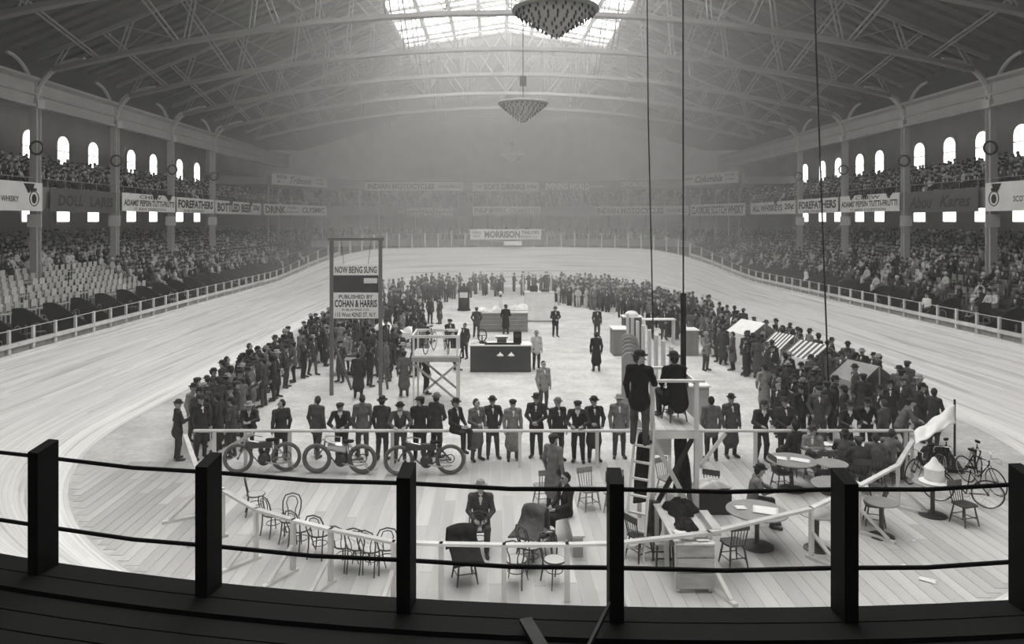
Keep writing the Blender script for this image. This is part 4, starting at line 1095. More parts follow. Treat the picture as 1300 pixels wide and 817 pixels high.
ck = empty('post_clock', (XY(635.5, 46.4), 46.4, 1.18)); m = MB(); m.box((0, 0, .55), (.22, .14, 1.1)); m.build('case', M_board, ck)
m = MB(); m.lathe([(.08, -.01), (.08, .01), (.01, .012)], (0, -.075, .92), 14, rot=Euler((math.pi/2, 0, 0))); m.build('dial', M_black, ck)
m = MB(); m.lathe([(.13, 0), (.1, .06), (.02, .12)], (0, 0, 1.1), 8); m.build('finial', M_board, ck)
tag(ck, 'slim white post clock standing on the lunch counter', 'clock')
bt = empty('draped_booth', (XY(685, 50), 50.6, 0)); bw_ = XY(703, 50)-XY(667, 50)
for z0, z1 in ((.1, .98), (1.0, 1.9)): m = MB(); m.box((0, -.6, (z0+z1)/2), (bw_, .04, z1-z0)); m.build('sheet', M_white, bt)
for s in (-1, 1): m = MB(); m.box((s*bw_/2, 0, .95), (.05, 1.2, 1.9)); m.build('side_sheet', M_white, bt)
m = MB(); m.box((0, 0, 1.93), (bw_+.1, 1.3, .06)); m.build('top', M_pine, bt)
for s in (-1, 1): m = MB(); m.box((s*(bw_/2+.0)-.1, .5, 2.55), (.08, .08, 1.2)); m.build('upright', M_pine, bt)
m = MB(); m.box((-.1, .5, 3.15), (bw_+.15, .1, .09)); m.build('header', M_pine, bt)
tag(bt, 'tall booth draped in white sheets with a frame on top', 'booth')
m = MB(); m.box((bt.location.x-.35, 50.6, 2.16), (.5, .4, .4)); tag(m.build('dark_box', M_black), 'dark box standing on top of the white draped booth', 'box')
m = MB(); m.box((bt.location.x+.4, 50.5, 2.06), (.55, .35, .2)); tag(m.build('flat_case', M_iron), 'low flat case on top of the white draped booth', 'case')
# stove-like kiosk
ks = empty('kiosk', (XY(589, 56.5), 56.5, 0))
m = MB(); m.lathe([(.5, 0), (.5, .1), (.42, .15), (.42, 1.3), (.48, 1.4), (.48, 1.5)], (0, 0, 0), 12); m.build('body', M_black, ks)
m = MB(); m.lathe([(.5, 1.5), (.3, 1.75), (.12, 1.85), (.1, 2.0), (.02, 2.05)], (0, 0, 0), 12); m.build('roof', M_black, ks)
m = MB(); m.box((0, -.5, 1.2), (.6, .03, .4)); m.build('notice', M_board, ks)
tag(ks, 'dark round kiosk with a white notice and peaked top', 'kiosk')
# white table left of the display stand
wt = empty('linen_table', (XY(498, 40), 40, 0)); m = MB(); m.box((0, 0, .82), (2.7, 1.0, .05)); m.build('cloth_top', M_white, wt)
for sx in (-1, 1):
    for sy in (-1, 1): m = MB(); m.box((sx*1.25, sy*.42, .4), (.08, .08, .8)); m.build('leg', M_dark, wt)
m = MB(); m.box((0, -.5, .66), (2.7, .03, .3)); m.build('cloth_drop', M_white, wt); tag(wt, 'long table under a white cloth left of the display stand', 'table')
pile(XY(486, 40), 40.1, .85, .55, .4, .5, 3, 'mound of white cloth on the left of the white clothed table', M_white, 'cloth')
pile(XY(520, 40), 40.0, .85, .3, .3, .25, 5, 'small mound of white cloth on the right of the white clothed table', M_white, 'cloth')
gt = round_table(450, 452, .95, 'broad round table heaped with cloths behind the song board', .4); 
pile(gt.location.x+.25, gt.location.y, .75, .5, .4, .2, 4, 'heap of dark and light cloths on the broad round table', M_coatg, 'cloth')
# booth row right of centre
M_slab = mat('slab_boards', .25, .7, .2, 3.0, (1, 1, .3), rnd=.2)
for i in range(6):
    y = 25.2+.85*i; x = 4.30+.14*i
    pts = [(-.0, 0), (.62, 0), (.62, 2.1), (.5, 2.22), (.3, 2.3), (.1, 2.27), (0, 2.15)]
    m = MB(); m.prism(pts, .1); tag(m.build('booth_partition', M_slab, None, False, (x, y, 0)), 'tall round-topped booth partition standing in a row behind the tower', 'partition', 'round-topped booth partitions')
for i in range(9):
    y = 25.0+1.35*i; x = 6.2+.02*i
    m = MB(); m.box((0, 0, 1.15), (.09, .35, 2.3)); tag(m.build('booth_post', M_pine, None, False, (x, y, 0)), 'pale upright board in the row beside the booth partitions', 'board', 'pale upright boards of the booth row')
def crate(x, y, w_, d_, h, label, dome=False, m_=None):
    t = empty('cabinet', (x, y, 0)); m = MB(); m.box((0, 0, h/2), (w_, d_, h)); m.build('body', m_ or M_slab, t)
    m = MB(); m.box((0, 0, h+.02), (w_+.1, d_+.1, .05)); m.build('lid', M_white, t)
    m = MB(); m.box((0, -d_/2-.012, h*.5), (w_*.8, .02, h*.8)); m.build('door', m_ or M_slab, t)
    if dome: m = MB(); m.lathe([(.38, 0), (.34, .12), (.22, .22), (.02, .27)], (0, 0, h+.045), 14); m.build('dome', M_white, t, True)
    tag(t, label, 'cabinet'); return t
crate(XY(787, 37.6), 37.9, .72, 1.2, 1.3, 'grey wooden cabinet with a pale lid beside the domed one')
crate(XY(804, 38.5), 39, .9, .8, 1.75, 'taller dark cabinet topped by a pale dome', True, mat('dark_cab', .1, .6, .2, 3.0))
crate(XY(878, 37.5), 37.8, .62, .9, 1.25, 'pale-lidded cabinet standing alone by the right-hand crowd')
crate(XY(888, 24.5), 24.7, .6, .5, 1.3, 'narrow brown cabinet standing behind the tower', m_=M_pine_d)
st_ = empty('tea_table', (XY(834, 41), 41, 0)); m = MB(); m.box((0, 0, 1.35), (1.95, .6, .06)); m.build('table_top', M_white, st_)
for s in (-1, 1): m = MB(); m.box((s*.9, 0, .66), (.08, .5, 1.32)); m.build('leg', M_pine, st_)
tag(st_, 'high white topped table behind the booth row', 'table')

# tents of the riders on the right
def tent(px, py, z, w_, d_, label, m_, stripes=None, rz=.35):
    q = P(px, py, z); t = empty('rider_tent', (q.x, q.y, 0), rz); hb = z-.55
    n = 12 if stripes else 1
    for s in (-1, 1):
        for i in range(n):
            a0, a1 = -d_/2+d_*i/n, -d_/2+d_*(i+1)/n
            m = MB(); pts = [(0, a0, z), (s*w_/2, a0, hb), (s*w_/2, a1, hb), (0, a1, z)]; m.add(pts+[(x, y, zz-.025) for x, y, zz in pts], [(0,1,2,3), (7,6,5,4), (0,4,5,1), (1,5,6,2), (2,6,7,3), (3,7,4,0)])
            m.build('roof_panel', (stripes if i % 2 else m_) if stripes else m_, t)
        m = MB(); m.box((s*w_/2, 0, hb/2), (.03, d_, hb)); m.build('side_wall', m_, t)
        m = MB(); m.tube([(0, s*d_/2, 0), (0, s*d_/2, z)], .03, 6); m.build('pole', M_pine_d, t)
    m = MB(); m.prism([(-w_/2, 0), (w_/2, 0), (w_/2, hb), (0, z), (-w_/2, hb)], .03); m.v = [(a, b+d_/2-.05, c) for a, b, c in m.v]; m.build('back_wall', m_, t)
    tag(t, label, 'tent'); return t
tent(956, 407, 1.95, 1.8, 1.7, 'small white canvas tent in the right-hand crowd', M_white)
tent(996, 423, 1.85, 1.5, 1.2, 'white and dark striped tent beside the white canvas tent', M_white, M_coatg)
tent(1032, 434, 1.85, 1.7, 1.6, 'boldly striped awning tent among the standing men', M_board, M_coatg)
tent(1096, 460, 1.6, 1.7, 1.4, 'plain grey canvas tent nearest the press enclosure', mat('grey_canvas', .3, .9, .15, 2.0))

# ------------------------------------------------------------------ chandeliers and hanging ropes
def chandelier(px, y, zr, r, h, ztop, label):
    t = empty('chandelier', (XY(px, y), y, zr)); 
    m = MB(); m.lathe([(r*.2, .12), (r*.95, .1), (r, .05), (r, -.03), (r*.93, -.05)], (0, 0, 0), 32); m.build('rim', mat('chandelier_rim', .22, .5, .1, 3.0), t, True)
    m = MB(); m.lathe([(r*.93, -.05), (r*.72, -.2*h/.95-.03), (r*.45, -.52*h), (r*.2, -.8*h), (.03, -h)], (0, 0, 0), 28); m.build('cone', mat('chandelier_enamel', .4, .5, .1, 3.0), t, True)
    m = MB()
    for k in range(9):
        rr = r*(.9-.1*k); zz = -.08-h*.82*(k/8)**.95; nb = max(5, int(30*(rr/r)))
        for i in range(nb):
            a = 2*math.pi*(i+.5*(k % 2))/nb; c_ = V((rr*math.cos(a), rr*math.sin(a), zz)); m.tube([c_+V((0, 0, .05)), c_-V((0, 0, .05)), c_-V((0, 0, .11))], [.03, .04, .015], 5)
    b = m.build('bulbs', mat('bulb_glass', .06, .3, .1, 4.0), t); b['kind'] = 'stuff'
    m = MB(); m.tube([(0, 0, .08), (0, 0, ztop-zr)], .035, 6); m.build('suspension_rod', M_iron, t)
    m = MB(); m.box((0, 0, 1.35), (.4, .4, .55)); m.build('junction_box', M_iron, t)
    tag(t, label, 'chandelier')
chandelier(705, 25.9, 14.0, 1.5, .95, 25.2, 'nearest great cone chandelier studded with bulbs hanging over the tower')
chandelier(664, 44.5, 13.7, 1.5, 1.15, 25.2, 'cone chandelier hanging below the second roof truss')
chandelier(650, 92, 14.9, 1.45, 1.0, 24, 'faint far cone chandelier hanging before the end gallery')
def rope(pts, r, label, sleeve=None):
    t = empty('hanging_rope', pts[0]); o0 = V(pts[0]); m = MB(); m.tube([V(p)-o0 for p in pts], r, 6); m.build('rope', M_black, t)
    if sleeve: m = MB(); m.tube([V(sleeve[0])-o0, V(sleeve[1])-o0], .085, 8); m.build('padded_sleeve', M_black, t)
    tag(t, label, 'rope')
y = 24.0
rope([(XY(820, y), y, H+(CY+160)*y/F*1.0), (XY(823, y), y, H+(CY-150)*y/F), (XY(829, y), y, H+(CY-410)*y/F)], .022, 'thin rope hanging from the roof to the booth row')
y = 22.0
rope([(XY(867, y), y, H+(CY+160)*y/F), (XY(867.5, y), y, H+(CY-380)*y/F)], .024, 'hanging rope ending in a thick black padded sleeve', ((XY(867.5, y), y, H+(CY-372)*y/F), (XY(867.5, y), y, H+(CY-480)*y/F)))
y = 24.5
rope([(XY(1030, y), y, H+(CY+160)*y/F), (XY(1036, y), y, H+(CY-60)*y/F), (XY(1052, y), y, H+(CY-495)*y/F)], .026, 'slanting rope hanging from the roof into the right-hand crowd')

# ------------------------------------------------------------------ near fence in front of the camera
nf = empty('near_fence', (0.1, 5.46, 3.9)); N0 = nf.location.copy()
RNF = 20.0
def nfp(px, dz=0, dr=0):
    k = (px-CX)/F
    # intersection of the view column with the fence arc
    y = 5.4
    for _ in range(30): x = k*y; y = TY1-math.sqrt((RNF+dr)**2-(x-TC)**2)
    return V((k*y, y, 3.9+dz))
PX = [-190, 55, 265, 516, 781, 1072, 1302, 1520]
tops = []
for px in PX:
    p = nfp(px); n = V((p.x-TC, p.y-TY1, 0)).normalized(); a = math.atan2(n.y, n.x)
    m = MB(); m.box((0, 0, .32), (.2, .1, 1.3))
    m.v = [(x, y_, z+(.05 if x < 0 and z > .5 else 0)) for x, y_, z in m.v]
    m.build('post', M_black, nf, loc=p-N0, rz=a); tops.append((p, n))
for zz, nm in ((.86, 'rope'), (.29, 'rope')):
    pts = []
    for (p, n), (q, n2) in zip(tops, tops[1:]):
        for t in (0, .5): r_ = p.lerp(q, t); pts.append(r_-(n.lerp(n2, t))*.11+V((0, 0, zz-.02*math.sin(math.pi*t)))-N0)
    pts.append(tops[-1][0]-tops[-1][1]*.11+V((0, 0, zz))-N0)
    m = MB(); m.tube(pts, .017, 8); m.build(nm, M_black, nf)
tag(nf, 'black posts with two stretched ropes on the rim of the near banking', 'fence')
# dark board walk behind the fence
wk = struct(empty('floor_walkway', (0, 4.5, 3.85)))
for i in range(9):
    r0 = RNF-.13+.22*i; m = MB(); vs = []
    for k in range(25):
        a = math.radians(-90-18+36*k/24)
        for rr in (r0, r0+.205):
            for dz in (0, .04): vs.append((TC+rr*math.cos(a), TY1+rr*math.sin(a)-4.5, .01-.03*(i > 1)+dz-.03*random.random()*0))
    m.add(vs, [f for k in range(24) for f in ((k*4+1, k*4+3, k*4+7, k*4+5), (k*4, k*4+4, k*4+6, k*4+2), (k*4, k*4+1, k*4+5, k*4+4), (k*4+2, k*4+6, k*4+7, k*4+3))])
    m.build('plank', M_black, wk)
for a, b, s in ((P(663, 772, 4.0), P(712, 830, 4.05), 'broad dark plank end resting against the walkway below the fence'), (P(781, 765, 4.1), P(738, 822, 4.1), 'thin stick leaning up behind the black fence post')):
    a = V((a.x, 5.15, 3.96)) if 'broad' in s else V((XY(779, 5.3), 5.3, 4.05)); b = V((XY(700, 4.7), 4.7, 3.92)) if 'broad' in s else V((XY(740, 4.75), 4.75, 3.93))
    if 'broad' in s: a.x = XY(667, 5.15)
    m = MB(); m.beam(a, b, .09 if 'broad' in s else .02, .03); tag(m.build('loose_stick' if 'thin' in s else 'loose_plank', M_dark), s, 'plank' if 'broad' in s else 'stick')
q = P(1178, 737); sheet('paper_scrap', (q.x, q.y, .004), .3, .16, -.6, 'crumpled white paper scrap on the bare boards outside the barrier')
for px, py in ((1160, 687), (1147, 718)): q = P(px, py); sheet('paper_scrap', (q.x, q.y, .004), .1, .06, .3, 'tiny white paper scrap on the floor boards', bend=.004)['group'] = 'tiny paper scraps'
# ------------------------------------------------------------------ people placed one by one
SUITW = 'dark suit'
def who(k, px, py, face, hat, label, z=0, scale=1.0, coat=None, vox=.013, group=None, off=(0, 0)):
    q = P(px, py, z); q.x += off[0]; q.y += off[1]
    return person(k, q, face, hat, scale, label, group, coat, vox)
PI = math.pi
# inside the enclosure
o = who('sit', 610, 700, 0, 'pale', 'man in a pale felt hat sitting astride a bentwood chair', off=(0, .25))
o = person('sit', P(722, 690)+V((0, .35, 0)), -1.15, None, 1.0, 'bareheaded man seated sideways on the plank bench', None, None, .013)
who('over', 704, 652, 2.4, 'cap', 'man in a long coat standing behind the seated bareheaded man', coat=M_greycoat, off=(0, .3))
who('sittable', 966, 672, 1.3, 'bowler', 'man in a bowler seated at the large newspaper table', coat=M_greycoat, off=(-.12, .25))
# on the tower
person('look', (XY(812, 15.35), 15.35, 2.12), PI-.5, 'bowler', 1.1, 'man in a bowler standing at the top of the tower ladder', None, M_black, .013)
person('sitcoat', (XY(856, 16.25), 16.2, 2.378), PI+.25, 'bowler', 1.08, 'man in a bowler seated on the tower platform with his back turned', None, M_black, .013)
# along the straight rail behind the motorcycles
GR = 'men along the straight rail'
rail_row = [(357, 'turn', PI+.6, None, 'bareheaded man walking past behind the thin-framed motorcycle'), (402, 'turn', PI-.4, None, 'bareheaded man turned away behind the bright-tanked motorcycle'),
 (433, 'lean', 0, 'cap', 'man in a peaked cap leaning on the rail over the bright-tanked motorcycle'), (460, 'stand', PI+.3, None, 'bareheaded man with his back to the rail'),
 (485, 'stand', PI-.3, 'fedora', 'man in a felt hat facing away between two motorcycles'), (508, 'lean', .1, 'bowler', 'man in a bowler leaning on the rail over the dark motorcycle'),
 (533, 'turn', PI+.2, 'cap', 'man in a cap turned away behind the dark motorcycle'), (554, 'clasp', PI*.8, 'bowler', 'man in a bowler facing the man perched on the rail'),
 (605, 'over2', .6, None, 'man in a long dark coat beside the man perched on the rail'), (625, 'pocket', .2, 'bowler', 'man in a bowler with hands in pockets behind the rail'),
 (651, 'over', .2, 'cap', 'man in a cap and long coat behind the rail'), (681, 'clasp', -.2, 'fedora', 'man in a felt hat with clasped hands behind the rail'),
 (708, 'stand', .4, 'bowler', 'man in a bowler leaning towards his neighbour at the rail'), (734, 'lean', -.2, 'cap', 'man in a cap bending over the rail'),
 (754, 'over2', .1, 'bowler', 'man in a bowler and long dark coat behind the rail'), (786, 'stand', 0, 'pale', 'man in a grey suit and pale hat left of the tower'),
 (903, 'stand', PI, None, 'bareheaded man in a grey coat seen from behind right of the tower'), (928, 'over', .2, 'bowler', 'man in a bowler standing behind the rail right of the tower')]
for ri, (px, k, rz, hat, lab) in enumerate(rail_row):
    q = P(px, 587); q.y = 20.85+random.uniform(0, .08)+(-.08 if k == 'lean' else .1+(ri % 2)*.3); q.x = XY(px, q.y)
    person(k, q, rz, hat, random.uniform(.98, 1.05), lab, GR, M_greycoat if px in (786, 903) else None, .016)
person('sit', (XY(577, 20.4), 20.42, .5), .9, 'bowler', 1.0, 'man in a dark suit perched on the rail above the dark motorcycle', GR, None, .013)
person('sittable', (XY(318, 22.4), 22.4, 0), .1, 'pale', 1.0, 'seated man in a pale cap behind the thin-framed motorcycle', GR, None, .016)
# press men round the tables
press = [(968, 588, 'lean', 0, 'bowler', 'man leaning on the rail with clasped hands right of the tower'), (996, 586, 'clasp', .1, 'boater', 'man in a flat-crowned hat behind the rail'),
 (1016, 560, 'stand', .4, 'bowler', 'man in a bowler standing behind the flat-crowned hat'), (1040, 566, 'pocket', -.3, 'cap', 'man in a cap behind the press men'),
 (1076, 584, 'lean', .1, 'fedora', 'man in a felt hat bending over the press table'), (1100, 578, 'lean', -.3, 'bowler', 'man in a bowler crowding the press table'),
 (1122, 590, 'over', PI+.6, None, 'broad man in a dark coat seen from behind at the press table'), (1150, 582, 'lean', 1.2, 'cap', 'bent man in grey at the end of the press table'),
 (1170, 560, 'over2', .6, 'bowler', 'man in a bowler near the canvas sheet'), (1060, 545, 'stand', .9, 'fedora', 'man in a felt hat behind the press table crowd'),
 (1130, 555, 'look', -.4, 'bowler', 'man in a bowler looking over the press table crowd')]
for px, py, k, rz, hat, lab in press:
    q = P(px, py); q.y = max(q.y, 20.85); q.x = XY(px, q.y)
    person(k, q, rz, hat, random.uniform(.97, 1.04), lab, None, M_greycoat if 'grey' in lab else None, .016)
seat = [(1032, 605, 'sitcross', -.5, 'bowler', 'man in a bowler seated with crossed arms beside the papers'), (1010, 603, 'sit', PI+.5, None, 'dark-coated man with his back turned at the back table'),
 (1092, 625, 'sittable', PI-.2, 'cap', 'man in a cap seated at the paper-strewn table'), (1072, 606, 'sittable', 2.6, 'fedora', 'man in a felt hat bending over the papers'),
 (1112, 618, 'sit', 2.9, None, 'bareheaded man seated with back turned by the barrier'), (1128, 603, 'sittable', 2.2, None, 'bareheaded man bending down by the barrier end')]
for px, py, k, rz, hat, lab in seat:
    q = P(px, py, .0); q.y = {1032: 19.55, 1010: 19.85, 1092: 18.5, 1072: 19.1, 1112: 18.85, 1128: 19.25}[px]; q.x = XY(px, q.y)
    person(k, q, rz, hat, 1.0, lab, None, None, .016)
    ch = place(PSD, q+V((0, 0, 0)), rz, 'dark chair under the '+lab, None)
# figures spread over the middle of the floor
mids = [(705, 427, 'clasp', .2, 'fedora', 'lone man with folded hands before the white draped booth', None), (757, 471, 'over', PI, 'bowler', 'man in a long black coat walking away up the empty floor', M_black),
 (758, 428, 'stand', .2, None, 'dark figure standing beyond the long-coated walker', None), (546, 411, 'stand', PI-.4, 'cap', 'slim man of the pair talking by the kiosk', None), (558, 411, 'over', -.9, 'fedora', 'woman-like long-coated figure of the pair by the kiosk', None),
 (605, 428, 'pocket', PI, 'cap', 'man at the left end of the lunch counter', None), (642, 424, 'over2', PI, 'bowler', 'man in a dark coat standing at the lunch counter', M_black),
 (513, 503, 'over', PI+.2, 'cap', 'man in a belted long coat seen from behind near the song board', M_greycoat), (541, 500, 'stand', 2.0, None, 'man behind the display stand legs', None),
 (681, 468, 'stand', .3, 'pale', 'man in a pale apron beside the dark counter', M_apron), (580, 470, 'over', 2.4, 'bowler', 'man in a bowler between display stand and counter', None), (571, 448, 'clasp', .5, 'cap', 'man in a cap above the display stand', None), (590, 455, 'stand', -.6, None, 'bareheaded man left of the dark counter', None),
 (826, 431, 'stand', .0, 'bowler', 'left man of two behind the high white table', None), (843, 431, 'clasp', .1, 'cap', 'right man of two behind the high white table', None),
 (896, 470, 'look', .6, 'pale', 'man in pale trousers reading right of the booth row', M_greycoat), (918, 463, 'over', PI-.6, 'bowler', 'dark-coated man of the couple at the white tent', None), (930, 470, 'over2', -2.2, None, 'long grey coat figure of the couple at the white tent', M_greycoat),
 (690, 520, 'stand', .4, None, 'pale faint man crossing the open floor toward the rail', M_greycoat), (455, 505, 'over', PI, 'boater', 'man in a flat-crowned hat just behind the peaked cap man', None)]
for px, py, k, rz, hat, lab, ct in mids: who(k, px, py, rz, hat, lab, coat=ct, vox=.018)

# ------------------------------------------------------------------ the ring of onlookers
KS = ['stand', 'pocket', 'clasp', 'over', 'over2', 'turn', 'look', 'stand', 'over']
HT = ['bowler', 'bowler', 'bowler', 'cap', 'cap', 'fedora', 'fedora', 'pale', None]
KW = dict(stand='in a dark suit', pocket='with hands in pockets', clasp='with clasped hands', over='in a long overcoat', over2='in an open overcoat', turn='half turned away', look='with one hand raised', lean='leaning forward')
taken = [(o.location.x, o.location.y) for o in col.objects if o.name.startswith('person')]
obst = []
for o in col.objects:
    if o.parent is None and o.get('category') in ('tent', 'table', 'frame', 'stand', 'counter', 'booth', 'cabinet', 'partition', 'kiosk'):
        r = dict(tent=1.35, table=.8, frame=.4, stand=1.2, counter=1.5, booth=1.2, cabinet=.7, partition=.6, kiosk=.7)[o['category']]; obst.append((o.location.x, o.location.y, r))
def free(x, y, d):
    return all((x-a)**2+(y-b)**2 > d*d for a, b in taken) and all((x-a)**2+(y-b)**2 > r*r for a, b, r in obst)
spots = []
def fill(poly, n, region, dmin=.5, face=None):
    xs = [p[0] for p in poly]; ys = [p[1] for p in poly]; c = 0; tries = 0
    while c < n and tries < n*40:
        tries += 1; x, y = random.uniform(min(xs), max(xs)), random.uniform(min(ys), max(ys)); ins = False
        for (x1, y1), (x2, y2) in zip(poly, poly[1:]+poly[:1]):
            if (y1 > y) != (y2 > y) and x < (x2-x1)*(y-y1)/(y2-y1)+x1: ins = not ins
        if ins and free(x, y, dmin): taken.append((x, y)); spots.append((x, y, region, face)); c += 1
L_, R_, C_, FR, FL = 'along the song board side', 'along the tent side', 'among tables behind the song board', 'in the packed crowd beyond the tents', 'in the line beyond the kiosk'
fill([(-8.9, 20.9), (-7.4, 20.9), (-8.0, 25), (-8.4, 30), (-9.9, 30), (-9.8, 24)], 34, L_, .46)
fill([(-9.9, 30), (-8.3, 30), (-7.2, 36), (-6.6, 44), (-9.9, 44)], 54, L_, .46)
fill([(-9.9, 44), (-6.2, 44), (-5.5, 58), (-9.4, 66), (-9.9, 60)], 56, L_)
fill([(-6.7, 30.2), (-3.2, 30.2), (-3.3, 38.5), (-7.0, 38.5)], 26, C_, .6)
fill([(-6.5, 41.2), (-3.4, 41.2), (-4.5, 52), (-6, 52)], 12, C_, .7)
fill([(-9.0, 66), (-5, 60), (-2, 66), (5, 68.5), (5, 73.2), (-3, 73.2), (-7, 71)], 60, FL, .5)
fill([(5, 60), (8, 55), (13.4, 53), (13.0, 63), (9.5, 71), (5, 73)], 150, FR, .42)
fill([(10.2, 40), (14.2, 38), (14.2, 54), (8.5, 54.5), (9.4, 46)], 75, R_, .44)
fill([(11.0, 28.0), (14.6, 25.5), (14.6, 38), (10.4, 39.5), (10.8, 33)], 50, R_, .46)
fill([(8.6, 22.5), (13.0, 22), (14.6, 26), (11, 28), (9.2, 26)], 24, R_, .5)
spots.sort(key=lambda s: math.hypot(s[0], s[1]))
N_ONE = 285-len([o for o in col.objects if o.name.startswith('person') and o.parent is None])
for x, y, reg, face in spots[:N_ONE]:
    k = random.choice(KS); hat = random.choice(HT)
    if reg == L_: rz = random.choice((random.gauss(PI/2, .6), random.gauss(PI*1.4, .5)))
    elif reg == R_: rz = random.choice((random.gauss(-PI/2, .6), random.gauss(2.2, .6)))
    else: rz = random.uniform(-PI, PI)
    gy = random.random() < .1
    person(k, (x, y, 0), rz, hat, random.uniform(.95, 1.05), f'{"grey-clad " if gy else ""}{"bareheaded man" if not hat else "man in a "+HATWORD[hat]} {KW[k]} {reg}', 'onlookers '+reg, M_greycoat if gy else None, .024)
rest = spots[N_ONE:]

# ------------------------------------------------------------------ crowds too many and too small to count: one mesh each
SM = [mat('crowd_black', .02, .9, .3, 3.0), mat('crowd_dark', .05, .9, .3, 3.0), mat('crowd_grey', .12, .9, .2, 3.0), mat('crowd_pale', .5, .9, .1, 3.0), mat('crowd_face', .34, .8, .1, 3.0), mat('crowd_hat', .02, .9, .2, 3.0)]
def tmpl(seated_):
    """small solid figure: trunk, head, hat (and legs)"""
    A = MB(); A.mi = 0
    z0 = .0 if seated_ else .82
    A.lathe([(.17, z0), (.2, z0+.25), (.23, z0+.5), (.16, z0+.62), (.06, z0+.66)], (0, 0, 0), 8, 1, .65)
    if seated_: A.box((0, -.25, .08), (.36, .42, .17)); A.box((0, -.44, -.2), (.34, .14, .42))
    else:
        for s in (-1, 1): A.lathe([(.07, 0), (.1, .82)], (s*.1, 0, 0), 6)
    for s in (-1, 1): A.tube([(s*.2, 0, z0+.52), (s*.27, -.04, z0+.28), (s*.16, -.24, z0+.2)], .06, 5)
    A.mi = 3; A.box((0, -.13, z0+.47), (.1, .06, .18))
    A.mi = 4; A.lathe([(.03, z0+.6), (.08, z0+.68), (.095, z0+.78), (.075, z0+.87), (.02, z0+.9)], (0, -.02, 0), 7)
    A.mi = 5; A.lathe([(.15, z0+.83), (.15, z0+.85), (.1, z0+.855), (.09, z0+.95), (.02, z0+.98)], (0, -.02, 0), 8)
    tri_v = np.array(A.v); return tri_v, A.f, np.array(A.m)
TS_, TSt = tmpl(True), tmpl(False)
def crowd(name, pts, label, T, pale=.06, hatp=.8):
    v, f, m = T; n = len(pts); nv = len(v); lens = [len(q) for q in f]; flat = np.array([i for q in f for i in q])
    allv = np.empty((n, nv, 3)); am = np.tile(m, (n, 1)); 
    for i, (x, y, z, rz) in enumerate(pts):
        c, s = math.cos(rz), math.sin(rz); k = random.uniform(.93, 1.07)
        vv = v*k; allv[i, :, 0] = vv[:, 0]*c-vv[:, 1]*s+x; allv[i, :, 1] = vv[:, 0]*s+vv[:, 1]*c+y; allv[i, :, 2] = vv[:, 2]+z
        r = random.random(); b = 3 if r < pale else 2 if r < pale+.14 else 1 if r < .6 else 0
        row = am[i]; row[m == 0] = b
        if random.random() > hatp: row[m == 5] = 4 if random.random() < .3 else 1
        elif random.random() < .16: row[m == 5] = 3
    me = bpy.data.meshes.new(name); nl = len(flat)
    me.vertices.add(n*nv); me.vertices.foreach_set('co', allv.ravel())
    me.loops.add(n*nl); me.loops.foreach_set('vertex_index', (np.tile(flat, (n, 1))+np.arange(n)[:, None]*nv).ravel().astype(np.int32))
    me.polygons.add(n*len(f)); st = np.concatenate([[0], np.cumsum(lens)[:-1]])
    me.polygons.foreach_set('loop_start', (np.tile(st, (n, 1))+np.arange(n)[:, None]*nl).ravel().astype(np.int32))
    try: me.polygons.foreach_set('loop_total', np.tile(lens, n).astype(np.int32))
    except Exception: pass
    for q in SM: me.materials.append(q)
    me.polygons.foreach_set('material_index', am.ravel().astype(np.int32)); me.update(calc_edges=True); me.validate()
    o = link(name, me); tag(o, label, 'crowd', kind='stuff'); return o
if rest: crowd('onlooker_crowd', [(x, y, 0, random.uniform(-PI, PI)) for x, y, r, f in rest], 'dense crowd of standing onlookers at the far end of the floor', TSt)
# empty pale chairs of the left stand come first, the crowd fills the other seats
chair_zone = lambda side, d, y: side < 0 and -5.2 < d < -.4 and 32 < y < 51.5+d*.6
CH = MB(); CH.box((0, 0, .44), (.42, .42, .04)); CH.box((0, .2, .72), (.42, .04, .36))
for sx in (-1, 1): CH.box((sx*.18, -.18, .21), (.04, .04, .42)); CH.box((sx*.18, .2, .42), (.04, .04, .84))
M_sc = mat('stand_chair', .5, .7, .12, 3.0, rnd=.15); me_ch = CH.mesh('stand_chair', M_sc)
M_sc2 = mat('stand_chair_dull', .2, .7, .12, 3.0, rnd=.2); me_ch2 = CH.mesh('stand_chair_dull', M_sc2)
def seats(side, steps, y0, y1, dens, skip=None, pitch=.56):
    pts = []; X = XL if side < 0 else XR
    for d, z in steps:
        y = y0
        while y < y1:
            yy = y+random.uniform(-.16, .16); y += pitch
            if skip and skip(d, yy): continue
            if abs(d+.5) < .95 and min(abs(yy-k) for k in YK) < .75: continue
            if random.random() > dens(d, yy): continue
            pts.append((X+side*(d+.5)+random.uniform(-.14, .14), yy, z+.44+random.uniform(-.04, .07), (PI/2 if side < 0 else -PI/2)+random.gauss(0, .35)))
    return pts
low = STEP[:-1]
crowd('stand_crowd', seats(-1, low, 33, 87, lambda d, y: .93 if d > -3.2 else .5, lambda d, y: chair_zone(-1, d, y)), 'seated spectators filling the lower stand behind the empty pale chairs', TS_, .3)
crowd('balcony_crowd', seats(-1, BSTEP[:-1], 42, 87, lambda d, y: .95), 'seated spectators packing the balcony above the pale chairs', TS_, .06)
crowd('stand_crowd', seats(1, low, 33, 87, lambda d, y: .9 if d > -1.5 else .42), 'seated spectators filling the lower stand opposite the pale chairs', TS_, .14)
crowd('balcony_crowd', seats(1, BSTEP[:-1], 42, 87, lambda d, y: .95), 'seated spectators packing the balcony opposite the pale chairs', TS_, .05)
